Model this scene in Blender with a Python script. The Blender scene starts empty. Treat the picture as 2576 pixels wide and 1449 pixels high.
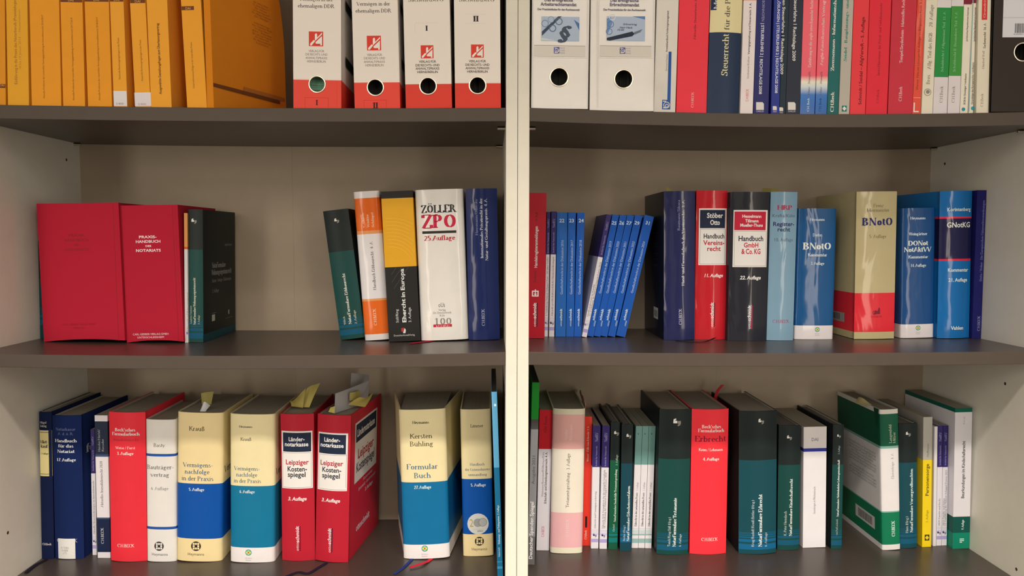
import bpy, bmesh, math, random
from mathutils import Vector, Matrix, Euler
random.seed(7)
C = bpy.context.scene.collection
SC = bpy.context.scene
# ---------------------------------------------------------------- camera
D = 1.113; CZ = 1.50                       # distance to the shelf fronts, eye height
FPX = 1930.12; YAW = 0.02812; PITCH = 0.06591; ROLL = 0.00197
_f = Vector((math.sin(YAW)*math.cos(PITCH), math.cos(YAW)*math.cos(PITCH), -math.sin(PITCH)))
_r = Vector((math.cos(YAW), -math.sin(YAW), 0)); _u = _r.cross(_f)
_r, _u = _r*math.cos(ROLL)+_u*math.sin(ROLL), -_r*math.sin(ROLL)+_u*math.cos(ROLL)
CAM = Vector((0, -D, CZ))
cd = bpy.data.cameras.new('camera'); cam = bpy.data.objects.new('camera', cd); C.objects.link(cam)
cd.sensor_width = 36; cd.lens = 36*FPX/2576; cd.clip_start = .02
cam.matrix_world = Matrix(((_r.x, _u.x, -_f.x, CAM.x), (_r.y, _u.y, -_f.y, CAM.y), (_r.z, _u.z, -_f.z, CAM.z), (0, 0, 0, 1)))
SC.camera = cam
SC.view_settings.view_transform = 'Standard'; SC.view_settings.look = 'None'
SC.view_settings.gamma = 1; SC.view_settings.exposure = EXPO = 0.0
# ---------------------------------------------------------------- light
w = bpy.data.worlds.new('world'); SC.world = w; w.use_nodes = True
w.node_tree.nodes['Background'].inputs[0].default_value = (1, .90, .76, 1)
w.node_tree.nodes['Background'].inputs[1].default_value = 0.30
def area(name, loc, rot, sx, sy, power, col=(1, .87, .725), spread=180):
    l = bpy.data.lights.new(name, 'AREA'); l.shape = 'RECTANGLE'; l.size = sx; l.size_y = sy
    l.energy = power; l.color = col; l.spread = math.radians(spread)
    o = bpy.data.objects.new(name, l); C.objects.link(o); o.location = loc; o.rotation_euler = rot; return o
area('ceiling_lamp', (.15, -1.25, 2.72), (0, 0, 0), 1.5, .14, 50, spread=104)
area('overhead_fill', (0, -2.7, 2.74), (math.radians(8), 0, 0), 4.6, 3.0, 142)  # one broad overhead lamp, added as soft ambient fill
area('fill_strip', (-2.05, -4.5, 1.35), (math.radians(90), 0, 0), .6, 2.1, 34)  # pair of unseen upright strip lamps, added for fill and streaks on glossy spines
area('fill_strip', (2.15, -4.5, 1.35), (math.radians(90), 0, 0), .5, 2.1, 30)
# ---------------------------------------------------------------- projection helpers
def ray(px, py):
    return _f + _r*((px-1288)/FPX) - _u*((py-724.5)/FPX)
def at(px, py, Y):
    d = ray(px, py); return CAM + d*((Y+D)/d.y)
# bookcase dimensions (metres)
XL = 0.01996*D; XR = 0.05027*D; WL = -0.66619*D; WR = 0.73706*D; DEP = 0.27544*D; TH = 0.01706*D
SHELF = {  # left edge, right edge, top height at the ends, sag
 'UL': (WL, XL, CZ+.16636*D, .00234*D), 'UR': (XR, WR, CZ+.16652*D, .00562*D),
 'ML': (WL, XL, CZ-.15069*D, .00407*D), 'MR': (XR, WR, CZ-.15043*D, .0026*D),
 'LL': (WL, XL, CZ-.47682*D, 0.0), 'LR': (XR, WR, CZ-.47682*D, 0.0)}
def floor_z(s, X):
    a, b, z, g = SHELF[s]; m = (a+b)/2; h = (b-a)/2
    return z - g*max(0, (1-((X-m)/h)**2))
def on_floor(s, px, py):
    Y = .15
    for _ in range(25):
        P = at(px, py, Y); d = ray(px, py); z = floor_z(s, P.x)
        if abs(d.z) < 1e-6: break
        t = (z-CAM.z)/d.z; Y = CAM.y + d.y*t
    return at(px, py, Y)
# ---------------------------------------------------------------- materials
LUM = (1.12, 1.00, .84)                    # what a white card returns under these lamps
def lin(c): return c/12.92 if c <= .04045 else ((c+.055)/1.055)**2.4
def hexlin(h):
    return [lin(int(h[i:i+2], 16)/255) for i in (0, 2, 4)]
def albedo(h):
    v = hexlin(h); return [min(.9, max(.004, v[i]*GAIN/LUM[i])) for i in range(3)]
_M = {}; GAIN = 1.0
FIN = {'matte': (.65, 0, .2), 'paper': (.8, 0, .1), 'satin': (.42, 0, .18), 'gloss': (.5, .45, .12), 'ink': (.55, 0, .15), 'cloth': (.8, 0, .08), 'board': (.33, 0, .5)}
def mat(h, fin='matte'):
    k = (h, fin, GAIN)
    if k in _M: return _M[k]
    m = bpy.data.materials.new('m_%s_%s' % (h, fin)); m.use_nodes = True; _M[k] = m
    nt = m.node_tree; b = nt.nodes['Principled BSDF']; ro, coat, sp = FIN[fin]
    a = albedo(h); b.inputs['Roughness'].default_value = ro; b.inputs['Specular IOR Level'].default_value = sp
    if coat: b.inputs['Coat Weight'].default_value = coat; b.inputs['Coat Roughness'].default_value = .09
    if fin == 'ink':
        b.inputs['Base Color'].default_value = (*a, 1); return m
    n = nt.nodes.new('ShaderNodeTexNoise'); tc = nt.nodes.new('ShaderNodeTexCoord')
    n.inputs['Scale'].default_value = 38 if fin != 'cloth' else 600; n.inputs['Detail'].default_value = 3
    nt.links.new(tc.outputs['Object'], n.inputs['Vector'])
    mx = nt.nodes.new('ShaderNodeMix'); mx.data_type = 'RGBA'; nt.links.new(n.outputs['Fac'], mx.inputs['Factor'])
    mx.inputs['A'].default_value = (*[c*.95 for c in a], 1); mx.inputs['B'].default_value = (*[min(1, c*1.05) for c in a], 1)
    nt.links.new(mx.outputs['Result'], b.inputs['Base Color'])
    if fin == 'gloss':
        n = nt.nodes.new('ShaderNodeTexNoise'); n.inputs['Scale'].default_value = 17; n.inputs['Detail'].default_value = 2; n.inputs['Distortion'].default_value = .6
        mp = nt.nodes.new('ShaderNodeMapping'); mp.inputs['Scale'].default_value = (1.6, 1, .55)
        nt.links.new(tc.outputs['Object'], mp.inputs['Vector']); nt.links.new(mp.outputs['Vector'], n.inputs['Vector'])
    if fin in ('cloth', 'gloss', 'satin'):
        bp = nt.nodes.new('ShaderNodeBump'); bp.inputs['Strength'].default_value = .12 if fin != 'gloss' else .32
        bp.inputs['Distance'].default_value = .0004 if fin != 'gloss' else .006
        nt.links.new(n.outputs['Fac'], bp.inputs['Height']); nt.links.new(bp.outputs['Normal'], b.inputs['Normal' if fin != 'gloss' else 'Coat Normal'])
    return m
def striped(h1, h2, scale, axis='X', rough=.8, name=None):
    k = ('st', h1, h2, scale, axis)
    if k in _M: return _M[k]
    m = bpy.data.materials.new(name or 'pages_'+h1); m.use_nodes = True; _M[k] = m
    nt = m.node_tree; b = nt.nodes['Principled BSDF']; b.inputs['Roughness'].default_value = rough
    b.inputs['Specular IOR Level'].default_value = .2
    tc = nt.nodes.new('ShaderNodeTexCoord'); mp = nt.nodes.new('ShaderNodeMapping'); n = nt.nodes.new('ShaderNodeTexNoise')
    s = {'X': (scale, 3, 3), 'Y': (3, scale, 3), 'Z': (3, 3, scale)}[axis]
    mp.inputs['Scale'].default_value = s; n.inputs['Scale'].default_value = 1; n.inputs['Detail'].default_value = 2
    nt.links.new(tc.outputs['Object'], mp.inputs['Vector']); nt.links.new(mp.outputs['Vector'], n.inputs['Vector'])
    r = nt.nodes.new('ShaderNodeValToRGB'); r.color_ramp.elements[0].position = .38; r.color_ramp.elements[1].position = .62
    r.color_ramp.elements[0].color = (*albedo(h1), 1); r.color_ramp.elements[1].color = (*albedo(h2), 1)
    nt.links.new(n.outputs['Fac'], r.inputs['Fac']); nt.links.new(r.outputs['Color'], b.inputs['Base Color'])
    return m
def ramped(stops, fin='gloss', noise=0.0, name='ramp', axis='Z'):
    """colour printed along the height of the thing: stops = [(z, hex)], object space"""
    m = bpy.data.materials.new(name); m.use_nodes = True
    nt = m.node_tree; b = nt.nodes['Principled BSDF']; ro, coat, sp = FIN[fin]
    b.inputs['Roughness'].default_value = ro; b.inputs['Specular IOR Level'].default_value = sp
    if coat: b.inputs['Coat Weight'].default_value = coat; b.inputs['Coat Roughness'].default_value = .09
    tc = nt.nodes.new('ShaderNodeTexCoord'); sx = nt.nodes.new('ShaderNodeSeparateXYZ'); nt.links.new(tc.outputs['Object'], sx.inputs[0])
    mr = nt.nodes.new('ShaderNodeMapRange'); z0, z1 = stops[0][0], stops[-1][0]
    mr.inputs['From Min'].default_value = z0; mr.inputs['From Max'].default_value = z1
    nt.links.new(sx.outputs[axis], mr.inputs['Value'])
    r = nt.nodes.new('ShaderNodeValToRGB'); els = r.color_ramp.elements
    while len(els) < len(stops): els.new(.5)
    for e, (z, h) in zip(els, stops):
        e.position = (z-z0)/(z1-z0)
    for i, (z, h) in enumerate(stops):
        els[i].position = (z-z0)/(z1-z0); els[i].color = (*albedo(h), 1)
    nt.links.new(mr.outputs['Result'], r.inputs['Fac']); nt.links.new(r.outputs['Color'], b.inputs['Base Color'])
    return m
METAL = bpy.data.materials.new('steel'); METAL.use_nodes = True
_b = METAL.node_tree.nodes['Principled BSDF']; _b.inputs['Metallic'].default_value = 1; _b.inputs['Roughness'].default_value = .3
_b.inputs['Base Color'].default_value = (.72, .68, .58, 1)
# ---------------------------------------------------------------- mesh helpers
class MB:
    def __init__(s): s.v = []; s.f = []; s.m = []; s.mats = []
    def mi(s, m):
        if m not in s.mats: s.mats.append(m)
        return s.mats.index(m)
    def face(s, pts, m, idx=None):
        n = len(s.v); s.v += [tuple(p) for p in pts]
        s.f.append(tuple(range(n, n+len(pts)))); s.m.append(s.mi(m))
    def mesh(s, pts, faces, m):
        n = len(s.v); s.v += [tuple(p) for p in pts]; k = s.mi(m)
        for f in faces: s.f.append(tuple(i+n for i in f)); s.m.append(k)
    def box(s, a, b, m):
        x0, y0, z0 = a; x1, y1, z1 = b
        p = [(x0, y0, z0), (x1, y0, z0), (x1, y1, z0), (x0, y1, z0), (x0, y0, z1), (x1, y0, z1), (x1, y1, z1), (x0, y1, z1)]
        s.mesh(p, [(0, 3, 2, 1), (4, 5, 6, 7), (0, 1, 5, 4), (1, 2, 6, 5), (2, 3, 7, 6), (3, 0, 4, 7)], m)
    def build(s, name, parent=None, smooth=False, bevel=0, merge=False):
        me = bpy.data.meshes.new(name); me.from_pydata(s.v, [], s.f)
        for m in s.mats: me.materials.append(m)
        me.polygons.foreach_set('material_index', s.m)
        if merge:
            bm = bmesh.new(); bm.from_mesh(me); bmesh.ops.remove_doubles(bm, verts=bm.verts, dist=1e-6)
            bmesh.ops.recalc_face_normals(bm, faces=bm.faces); bm.to_mesh(me); bm.free()
        if smooth: 
            me.polygons.foreach_set('use_smooth', [True]*len(me.polygons))
            try: me.set_sharp_from_angle(angle=math.radians(40))
            except Exception: pass
        me.update()
        o = bpy.data.objects.new(name, me); C.objects.link(o)
        if parent is not None: o.parent = parent
        if bevel:
            b = o.modifiers.new('bevel', 'BEVEL'); b.width = bevel; b.segments = 2; b.limit_method = 'ANGLE'
        return o
def tag(o, label, cat, group=None, kind=None):
    o['label'] = label; o['category'] = cat
    if group: o['group'] = group
    if kind: o['kind'] = kind
    return o
def empty(name, loc, rot=(0, 0, 0)):
    o = bpy.data.objects.new(name, None); C.objects.link(o); o.location = loc; o.rotation_euler = rot
    o.empty_display_size = .02; return o
# ---------------------------------------------------------------- lettering
_G = {}
def bfont_glyph(ch, bold):
    k = (ch, bold)
    if k in _G: return _G[k]
    def conv(txt, off=0):
        cu = bpy.data.curves.new('t', 'FONT'); cu.body = txt; cu.size = 1; cu.resolution_u = 2; cu.fill_mode = 'FRONT'; cu.offset = off
        ob = bpy.data.objects.new('t', cu); me = ob.to_mesh()
        vs = [(v.co.x, v.co.y) for v in me.vertices]; fs = [tuple(p.vertices) for p in me.polygons]
        ob.to_mesh_clear(); bpy.data.objects.remove(ob); bpy.data.curves.remove(cu); return vs, fs
    if 'H' not in _G:
        _G['H'] = 1; vs, _ = conv('H'); _G['cap'] = max(v[1] for v in vs); _G['Hm'] = max(v[0] for v in vs)
        vv, _ = conv('HH'); _G['Hadv'] = max(v[0] for v in vv)-_G['Hm']
    if ch == ' ': r = ([], [], .30)
    else:
        vs, fs = conv(ch, bold); vv, _ = conv(ch+'H'); adv = max(v[0] for v in vv)-_G['Hm']
        c = _G['cap']; r = ([(x/c, y/c) for x, y in vs], fs, adv/c)
    _G[k] = r; return r
# a small Roman face drawn with a flat pen: strokes 'l' straight, 'a' arc; serifs at the marked ends
XH = .66
def A_(cx, cy, rx, ry, a0, a1): return ('a', cx, cy, rx, ry, a0, a1)
def L_(x0, y0, x1, y1, s=''): return ('l', x0, y0, x1, y1, s)
def O_(cx, cy, rx, ry): return ('a', cx, cy, rx, ry, 0, 360)
RG = {
'A': (.86, [L_(.08, 0, .43, 1, 's'), L_(.43, 1, .78, 0, 'eT'), L_(.2, .34, .66, .34)]),
'B': (.76, [L_(.16, 0, .16, 1, 'se'), A_(.36, .76, .22, .24, -90, 90), L_(.16, 1, .36, 1), L_(.16, .52, .36, .52), A_(.38, .26, .28, .26, -90, 90), L_(.16, 0, .38, 0)]),
'C': (.78, [A_(.46, .5, .38, .5, 50, 310), L_(.72, .98, .72, .74)]),
'D': (.86, [L_(.16, 0, .16, 1, 'se'), A_(.34, .5, .42, .5, -90, 90), L_(.16, 1, .34, 1), L_(.16, 0, .34, 0)]),
'E': (.70, [L_(.16, 0, .16, 1, 'se'), L_(.16, 1, .6, 1), L_(.16, .52, .46, .52), L_(.16, 0, .64, 0), L_(.6, 1, .6, .8), L_(.64, 0, .64, .22)]),
'F': (.66, [L_(.16, 0, .16, 1, 'se'), L_(.16, 1, .6, 1), L_(.16, .52, .46, .52), L_(.6, 1, .6, .8)]),
'G': (.84, [A_(.46, .5, .38, .5, 50, 325), L_(.74, .42, .74, .1, 's'), L_(.72, .98, .72, .76)]),
'H': (.90, [L_(.16, 0, .16, 1, 'se'), L_(.74, 0, .74, 1, 'se'), L_(.16, .52, .74, .52)]),
'I': (.36, [L_(.18, 0, .18, 1, 'se')]),
'J': (.42, [L_(.26, .1, .26, 1, 'e'), A_(.1, .1, .16, .2, -90, 0)]),
'K': (.84, [L_(.16, 0, .16, 1, 'se'), L_(.18, .46, .7, 1, 'e'), L_(.34, .6, .76, 0, 'e')]),
'L': (.68, [L_(.16, 0, .16, 1, 'se'), L_(.16, 0, .62, 0), L_(.62, 0, .62, .24)]),
'M': (1.04, [L_(.16, 0, .16, 1, 's'), L_(.16, 1, .52, .06, 'T'), L_(.52, .06, .88, 1, 'T'), L_(.88, 0, .88, 1, 'se')]),
'N': (.90, [L_(.15, 0, .15, 1, 'sT'), L_(.15, 1, .75, 0), L_(.75, 0, .75, 1, 'eT')]),
'O': (.88, [O_(.44, .5, .36, .5)]),
'P': (.72, [L_(.16, 0, .16, 1, 'se'), A_(.36, .74, .24, .26, -90, 90), L_(.16, 1, .36, 1), L_(.16, .48, .36, .48)]),
'Q': (.88, [O_(.44, .5, .36, .5), L_(.46, .1, .74, -.18)]),
'R': (.82, [L_(.16, 0, .16, 1, 'se'), A_(.36, .75, .22, .25, -90, 90), L_(.16, 1, .36, 1), L_(.16, .5, .36, .5), L_(.4, .5, .74, 0, 'e')]),
'S': (.62, [A_(.31, .75, .21, .25, 40, 270), A_(.31, .26, .23, .26, -140, 90), L_(.52, .98, .52, .76), L_(.08, .02, .08, .26)]),
'T': (.74, [L_(.37, 0, .37, 1, 's'), L_(.06, 1, .68, 1), L_(.06, 1, .06, .78), L_(.68, 1, .68, .78)]),
'U': (.86, [L_(.16, .3, .16, 1, 'e'), A_(.43, .3, .27, .3, 180, 360), L_(.7, .3, .7, 1, 'eT')]),
'V': (.84, [L_(.08, 1, .42, 0, 's'), L_(.42, 0, .76, 1, 'eT')]),
'W': (1.16, [L_(.08, 1, .36, 0, 's'), L_(.36, 0, .58, 1, 'T'), L_(.58, 1, .84, 0), L_(.84, 0, 1.08, 1, 'eT')]),
'X': (.84, [L_(.1, 1, .74, 0, 'se'), L_(.12, 0, .72, 1, 'seT')]),
'Y': (.80, [L_(.08, 1, .4, .46, 's'), L_(.72, 1, .4, .46, 'sT'), L_(.4, 0, .4, .46, 's')]),
'Z': (.74, [L_(.1, 0, .64, 1), L_(.1, 1, .64, 1), L_(.1, 0, .66, 0), L_(.1, 1, .1, .78), L_(.66, 0, .66, .24)]),
'a': (.58, [L_(.42, .06, .42, .46), A_(.28, .46, .14, .2, 0, 160), A_(.26, .18, .17, .18, 90, 340), L_(.26, .38, .42, .38), L_(.42, .04, .54, .02)]),
'b': (.64, [L_(.14, 0, .14, 1.03, 'E'), A_(.34, .33, .22, .33, -150, 150)]),
'c': (.54, [A_(.31, .33, .23, .33, 45, 315)]),
'd': (.66, [L_(.5, 0, .5, 1.03, 'E'), A_(.3, .33, .22, .33, 30, 330), L_(.5, .02, .62, .02)]),
'e': (.56, [A_(.3, .33, .22, .33, 0, 318), L_(.08, .36, .5, .36)]),
'f': (.40, [L_(.17, 0, .17, .84, 's'), A_(.32, .84, .15, .19, 50, 180), L_(.04, XH, .36, XH)]),
'g': (.60, [O_(.27, .42, .17, .23), A_(.27, -.12, .21, .16, 0, 360), L_(.14, .2, .2, .04), L_(.42, .6, .56, .66)]),
'h': (.70, [L_(.15, 0, .15, 1.03, 'sE'), A_(.34, .42, .19, .24, 0, 150), L_(.53, 0, .53, .42, 's')]),
'i': (.34, [L_(.17, 0, .17, XH, 'sE'), ('d', .17, .9)]),
'j': (.34, [L_(.19, -.1, .19, XH, 'E'), A_(.05, -.1, .14, .16, -90, 0), ('d', .19, .9)]),
'k': (.66, [L_(.15, 0, .15, 1.03, 'sE'), L_(.17, .28, .5, XH, 'e'), L_(.3, .42, .58, 0, 'e')]),
'l': (.34, [L_(.17, 0, .17, 1.03, 'sE')]),
'm': (1.04, [L_(.15, 0, .15, XH, 'sE'), A_(.33, .42, .18, .24, 0, 150), L_(.51, 0, .51, .42, 's'), A_(.7, .42, .18, .24, 0, 150), L_(.88, 0, .88, .42, 's')]),
'n': (.70, [L_(.15, 0, .15, XH, 'sE'), A_(.34, .42, .19, .24, 0, 150), L_(.53, 0, .53, .42, 's')]),
'o': (.62, [O_(.31, .33, .23, .33)]),
'p': (.66, [L_(.15, -.3, .15, XH, 'sE'), A_(.35, .33, .22, .33, -150, 150)]),
'q': (.66, [L_(.5, -.3, .5, XH, 's'), A_(.3, .33, .22, .33, 30, 330)]),
'r': (.46, [L_(.15, 0, .15, XH, 'sE'), A_(.34, .44, .19, .2, 70, 150), ('d', .38, .58)]),
's': (.46, [A_(.23, .5, .14, .16, 40, 270), A_(.23, .17, .16, .17, -140, 90)]),
't': (.40, [L_(.17, .16, .17, .86), A_(.3, .16, .13, .16, 180, 300), L_(.04, XH, .36, XH)]),
'u': (.70, [L_(.15, .2, .15, XH, 'E'), A_(.34, .22, .19, .22, 180, 330), L_(.53, 0, .53, XH, 'E'), L_(.53, .02, .66, .02)]),
'v': (.62, [L_(.06, XH, .31, 0, 's'), L_(.31, 0, .56, XH, 'eT')]),
'w': (.90, [L_(.06, XH, .27, 0, 's'), L_(.27, 0, .45, XH, 'T'), L_(.45, XH, .65, 0), L_(.65, 0, .84, XH, 'eT')]),
'x': (.62, [L_(.08, XH, .54, 0, 'se'), L_(.08, 0, .52, XH, 'seT')]),
'y': (.62, [L_(.06, XH, .31, 0, 's'), L_(.16, -.3, .56, XH, 'eT')]),
'z': (.56, [L_(.08, 0, .46, XH), L_(.08, XH, .46, XH), L_(.08, 0, .48, 0)]),
'0': (.64, [O_(.32, .5, .23, .5)]),
'1': (.64, [L_(.34, 0, .34, 1, 's'), L_(.16, .84, .34, 1, 'T')]),
'2': (.64, [A_(.31, .72, .21, .28, -20, 160), L_(.08, 0, .49, .6), L_(.08, 0, .56, 0)]),
'3': (.64, [A_(.29, .76, .19, .24, -90, 150), A_(.29, .27, .23, .27, -150, 90)]),
'4': (.64, [L_(.42, 0, .42, 1), L_(.05, .3, .42, 1, 'T'), L_(.05, .28, .58, .28)]),
'5': (.64, [A_(.28, .32, .24, .32, -140, 120), L_(.14, .55, .17, 1), L_(.17, 1, .52, 1)]),
'6': (.64, [O_(.32, .3, .22, .3), A_(.5, .3, .4, .7, 100, 180)]),
'7': (.64, [L_(.08, 1, .56, 1), L_(.22, 0, .56, 1)]),
'8': (.64, [O_(.32, .75, .19, .25), O_(.32, .26, .23, .26)]),
'9': (.64, [O_(.32, .7, .22, .3), A_(.14, .7, .4, .7, -80, 0)]),
'.': (.28, [('d', .14, .06)]), ',': (.28, [('d', .14, .06), L_(.16, .04, .1, -.14)]), '·': (.34, [('d', .17, .4)]), ':': (.28, [('d', .14, .06), ('d', .14, .5)]),
'-': (.42, [('b', .06, .30, .36, .38)]), '–': (.62, [('b', .04, .30, .58, .37)]), '/': (.44, [L_(.04, -.1, .4, 1.05, 'T')]), '|': (.3, [L_(.15, -.1, .15, 1.05, 'T')]),
"'": (.24, [L_(.12, .78, .12, 1)]), '(': (.36, [A_(.4, .45, .26, .62, 125, 235)]), ')': (.36, [A_(-.04, .45, .26, .62, -55, 55)]),
'&': (.86, [O_(.36, .77, .16, .22), A_(.34, .27, .26, .28, 60, 400), L_(.26, .62, .78, 0)]), ' ': (.30, []),
}
for b_, t_ in (('a', 'ä'), ('o', 'ö'), ('u', 'ü')):
    RG[t_] = (RG[b_][0], RG[b_][1]+[('d', RG[b_][0]*.30, .86), ('d', RG[b_][0]*.66, .86)])
for b_, t_ in (('A', 'Ä'), ('O', 'Ö'), ('U', 'Ü')):
    RG[t_] = (RG[b_][0], RG[b_][1]+[('d', RG[b_][0]*.34, 1.17), ('d', RG[b_][0]*.66, 1.17)])
RG['ß'] = (.68, [L_(.16, 0, .16, .8, 's'), A_(.33, .8, .17, .22, 0, 180), A_(.36, .68, .14, .14, -90, 60), A_(.34, .27, .22, .27, -120, 90)])
def roman_glyph(ch, bold):
    k = (ch, 'R', bold)
    if k in _G: return _G[k]
    adv, st = RG.get(ch, RG['o']); a = (.076, .105, .118)[bold]; b = (.026, .034, .036)[bold]
    vs = []; fs = []
    def quad(*p):
        n = len(vs); vs.extend(p); fs.append((n, n+1, n+2, n+3))
    def strip(pts, a, b):
        n0 = len(vs); N = len(pts)
        for i, p in enumerate(pts):
            q0 = pts[max(0, i-1)]; q1 = pts[min(N-1, i+1)]; dx, dy = q1[0]-q0[0], q1[1]-q0[1]
            l = math.hypot(dx, dy) or 1; nx, ny = -dy/l, dx/l; g = math.sqrt(a*a*nx*nx+b*b*ny*ny)
            ox, oy = a*a*nx/g, b*b*ny/g; vs.append((p[0]+ox, p[1]+oy)); vs.append((p[0]-ox, p[1]-oy))
        for i in range(N-1): fs.append((n0+2*i, n0+2*i+1, n0+2*i+3, n0+2*i+2))
    for s in st:
        if s[0] == 'l':
            _, x0, y0, x1, y1, f = s; aa = a if 'T' not in f else b*1.1
            strip([(x0, y0), (x1, y1)], aa, b); sw = aa+.07
            for c, (x, y, o) in (('s', (x0, y0, y1 > y0)), ('e', (x1, y1, y0 > y1)), ('E', (x1, y1, 0))):
                if c in f:
                    yy = max(y, b) if o else y-b if c != 's' or y > .3 else y
                    if c == 'E': quad((x-sw, y-2.6*b), (x, y-2.6*b), (x, y), (x-sw*.6, y-.6*b))
                    else: quad((x-sw, yy-b), (x+sw, yy-b), (x+sw, yy+b), (x-sw, yy+b))
        elif s[0] == 'a':
            _, cx, cy, rx, ry, a0, a1 = s; n = max(4, int(abs(a1-a0)/26))
            rx2 = max(.02, rx-a*.6); ry2 = max(.02, ry-b)
            strip([(cx+rx2*math.cos(math.radians(a0+(a1-a0)*i/n)), cy+ry2*math.sin(math.radians(a0+(a1-a0)*i/n))) for i in range(n+1)], a, b)
        elif s[0] == 'd':
            r = .085 if bold else .062; n0 = len(vs)
            vs.extend([(s[1]+r*math.cos(j*math.pi/3), s[2]+r*math.sin(j*math.pi/3)) for j in range(6)]); fs.append(tuple(range(n0, n0+6)))
        elif s[0] == 'b': quad((s[1], s[2]), (s[3], s[2]), (s[3], s[4]), (s[1], s[4]))
    _G[k] = (vs, fs, adv*(.97, .93, 1.02)[bold]); return _G[k]
def text_shape(txt, font):
    """flat outline of a line of text: (verts, faces, width) with cap height 1"""
    X = 0; V = []; F = []
    for ch in txt:
        if font in 'XSs': g = roman_glyph(ch, {'s': 0, 'S': 1, 'X': 2}[font])
        else: g = bfont_glyph(ch, {'n': 0.0, 'N': .022, 'i': .028, 'b': .022}[font])
        n = len(V)
        V += [(x+X+(y*.2 if font == 'i' else 0), y) for x, y in g[0]]; F += [tuple(i+n for i in f) for f in g[1]]; X += g[2]
    return V, F, X
# ---------------------------------------------------------------- printing on surfaces
class Print:
    """flat print laid on a spine (curved) or a cover: collects coloured outlines into one thin mesh"""
    def __init__(s, bk): s.bk = bk; s.mb = MB(); s.k = 0
    def put(s, pts, faces, col, where='spine', fin='ink', cut=False):
        s.k += 1; b = s.bk; out = []
        e = .00008+.000005*s.k
        if where == 'spine' and b.b > 0 and not cut:          # cut the outline where the spine's facets meet, so it bends with them
            P2 = []; F2 = []
            for f in faces:
                poly = [pts[i] for i in f]; lo = min(p[0] for p in poly); hi = max(p[0] for p in poly)
                for c in [k for k in b.fx[1:-1] if lo+1e-7 < k < hi-1e-7]:
                    A = []; B_ = []; n = len(poly)
                    for i in range(n):
                        p, q = poly[i], poly[(i+1) % n]
                        if p[0] <= c: A.append(p)
                        if p[0] >= c: B_.append(p)
                        if (p[0] < c < q[0]) or (q[0] < c < p[0]):
                            t_ = (c-p[0])/(q[0]-p[0]); m_ = (c, p[1]+(q[1]-p[1])*t_); A.append(m_); B_.append(m_)
                    if len(A) > 2: F2.append(tuple(range(len(P2), len(P2)+len(A)))); P2 += A
                    poly = B_
                    if len(poly) < 3: break
                if len(poly) > 2: F2.append(tuple(range(len(P2), len(P2)+len(poly)))); P2 += poly
            pts, faces = P2, F2
        for u, z in pts:
            if where == 'spine': out.append((u, b.sy(u)-e, z))
            elif where == 'R': out.append((b.sx(u)+e, u, z))
            else: out.append((-b.sx(u)-e, u, z))
        m = mat(col, fin) if isinstance(col, str) else col
        if where == 'L': faces = [f[::-1] for f in faces]
        s.mb.mesh(out, faces, m)
    def rect(s, u0, z0, u1, z1, col, where='spine', n=None, fin='ink'):
        if where == 'spine' and s.bk.b > 0 and not n:
            xs = [u0]+[k for k in s.bk.fx if u0+1e-6 < k < u1-1e-6]+[u1]
        else:
            n = n or 1; xs = [u0+(u1-u0)*i/n for i in range(n+1)]
        P = []; F = []
        for u in xs: P += [(u, z0), (u, z1)]
        for i in range(len(xs)-1): F.append((2*i, 2*i+2, 2*i+3, 2*i+1))
        s.put(P, F, col, where, fin, cut=True)
    def text(s, txt, uc, zc, w, h, ang, col, font, where='spine', flip=1):
        V, F, W = text_shape(txt, font); sx = w/max(W, .1); ca, sa = math.cos(ang), math.sin(ang)
        P = []
        for x, y in V:
            a = x*sx-w/2; c = (y-.5)*h
            P.append((uc+flip*(a*ca-c*sa), zc+a*sa+c*ca))
        s.put(P, F, col, where)
class Bk: pass
def sag_floor(sh, x, t): return max(floor_z(sh, x-t/2), floor_z(sh, x+t/2))
def place(sh, q, Y, H, bulge):
    """world base, lean, thickness and height of a standing thing from where its spine shows"""
    xl1, xr1, y1, xl2, xr2, y2 = q; m1 = (xl1+xr1)/2; m2 = (xl2+xr2)/2
    if Y is None: Y = on_floor(sh, m2, y2).y
    P1 = at(m1, y1, Y); P2 = at(m2, y2, Y)
    t = ((at(xr1, y1, Y+bulge)-at(xl1, y1, Y+bulge)).length+(at(xr2, y2, Y+bulge)-at(xl2, y2, Y+bulge)).length)/2
    dv = P1-P2; a = math.atan2(dv.x, dv.z); t *= math.cos(a)
    base = P2+dv*((floor_z(sh, P2.x)-P2.z)/dv.z)
    base.z = sag_floor(sh, base.x, t)+abs(math.sin(a))*t/2+.0002
    h = H if H else (P1-base).length
    return base, a, t, h
def facets(t, b, kind):
    """how a spine curves across its width: 13 stations, closer together at the shoulders"""
    hx = t/2; X = [hx*math.sin(math.pi/2*k/6) for k in range(-6, 7)]
    if kind == 'jacket': Y = [b*(1-max(0, 1-abs(x/hx)**2.3)**(1/2.3)) for x in X]
    else: Y = [b*(x/hx)**2 for x in X]
    return X, Y
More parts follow.
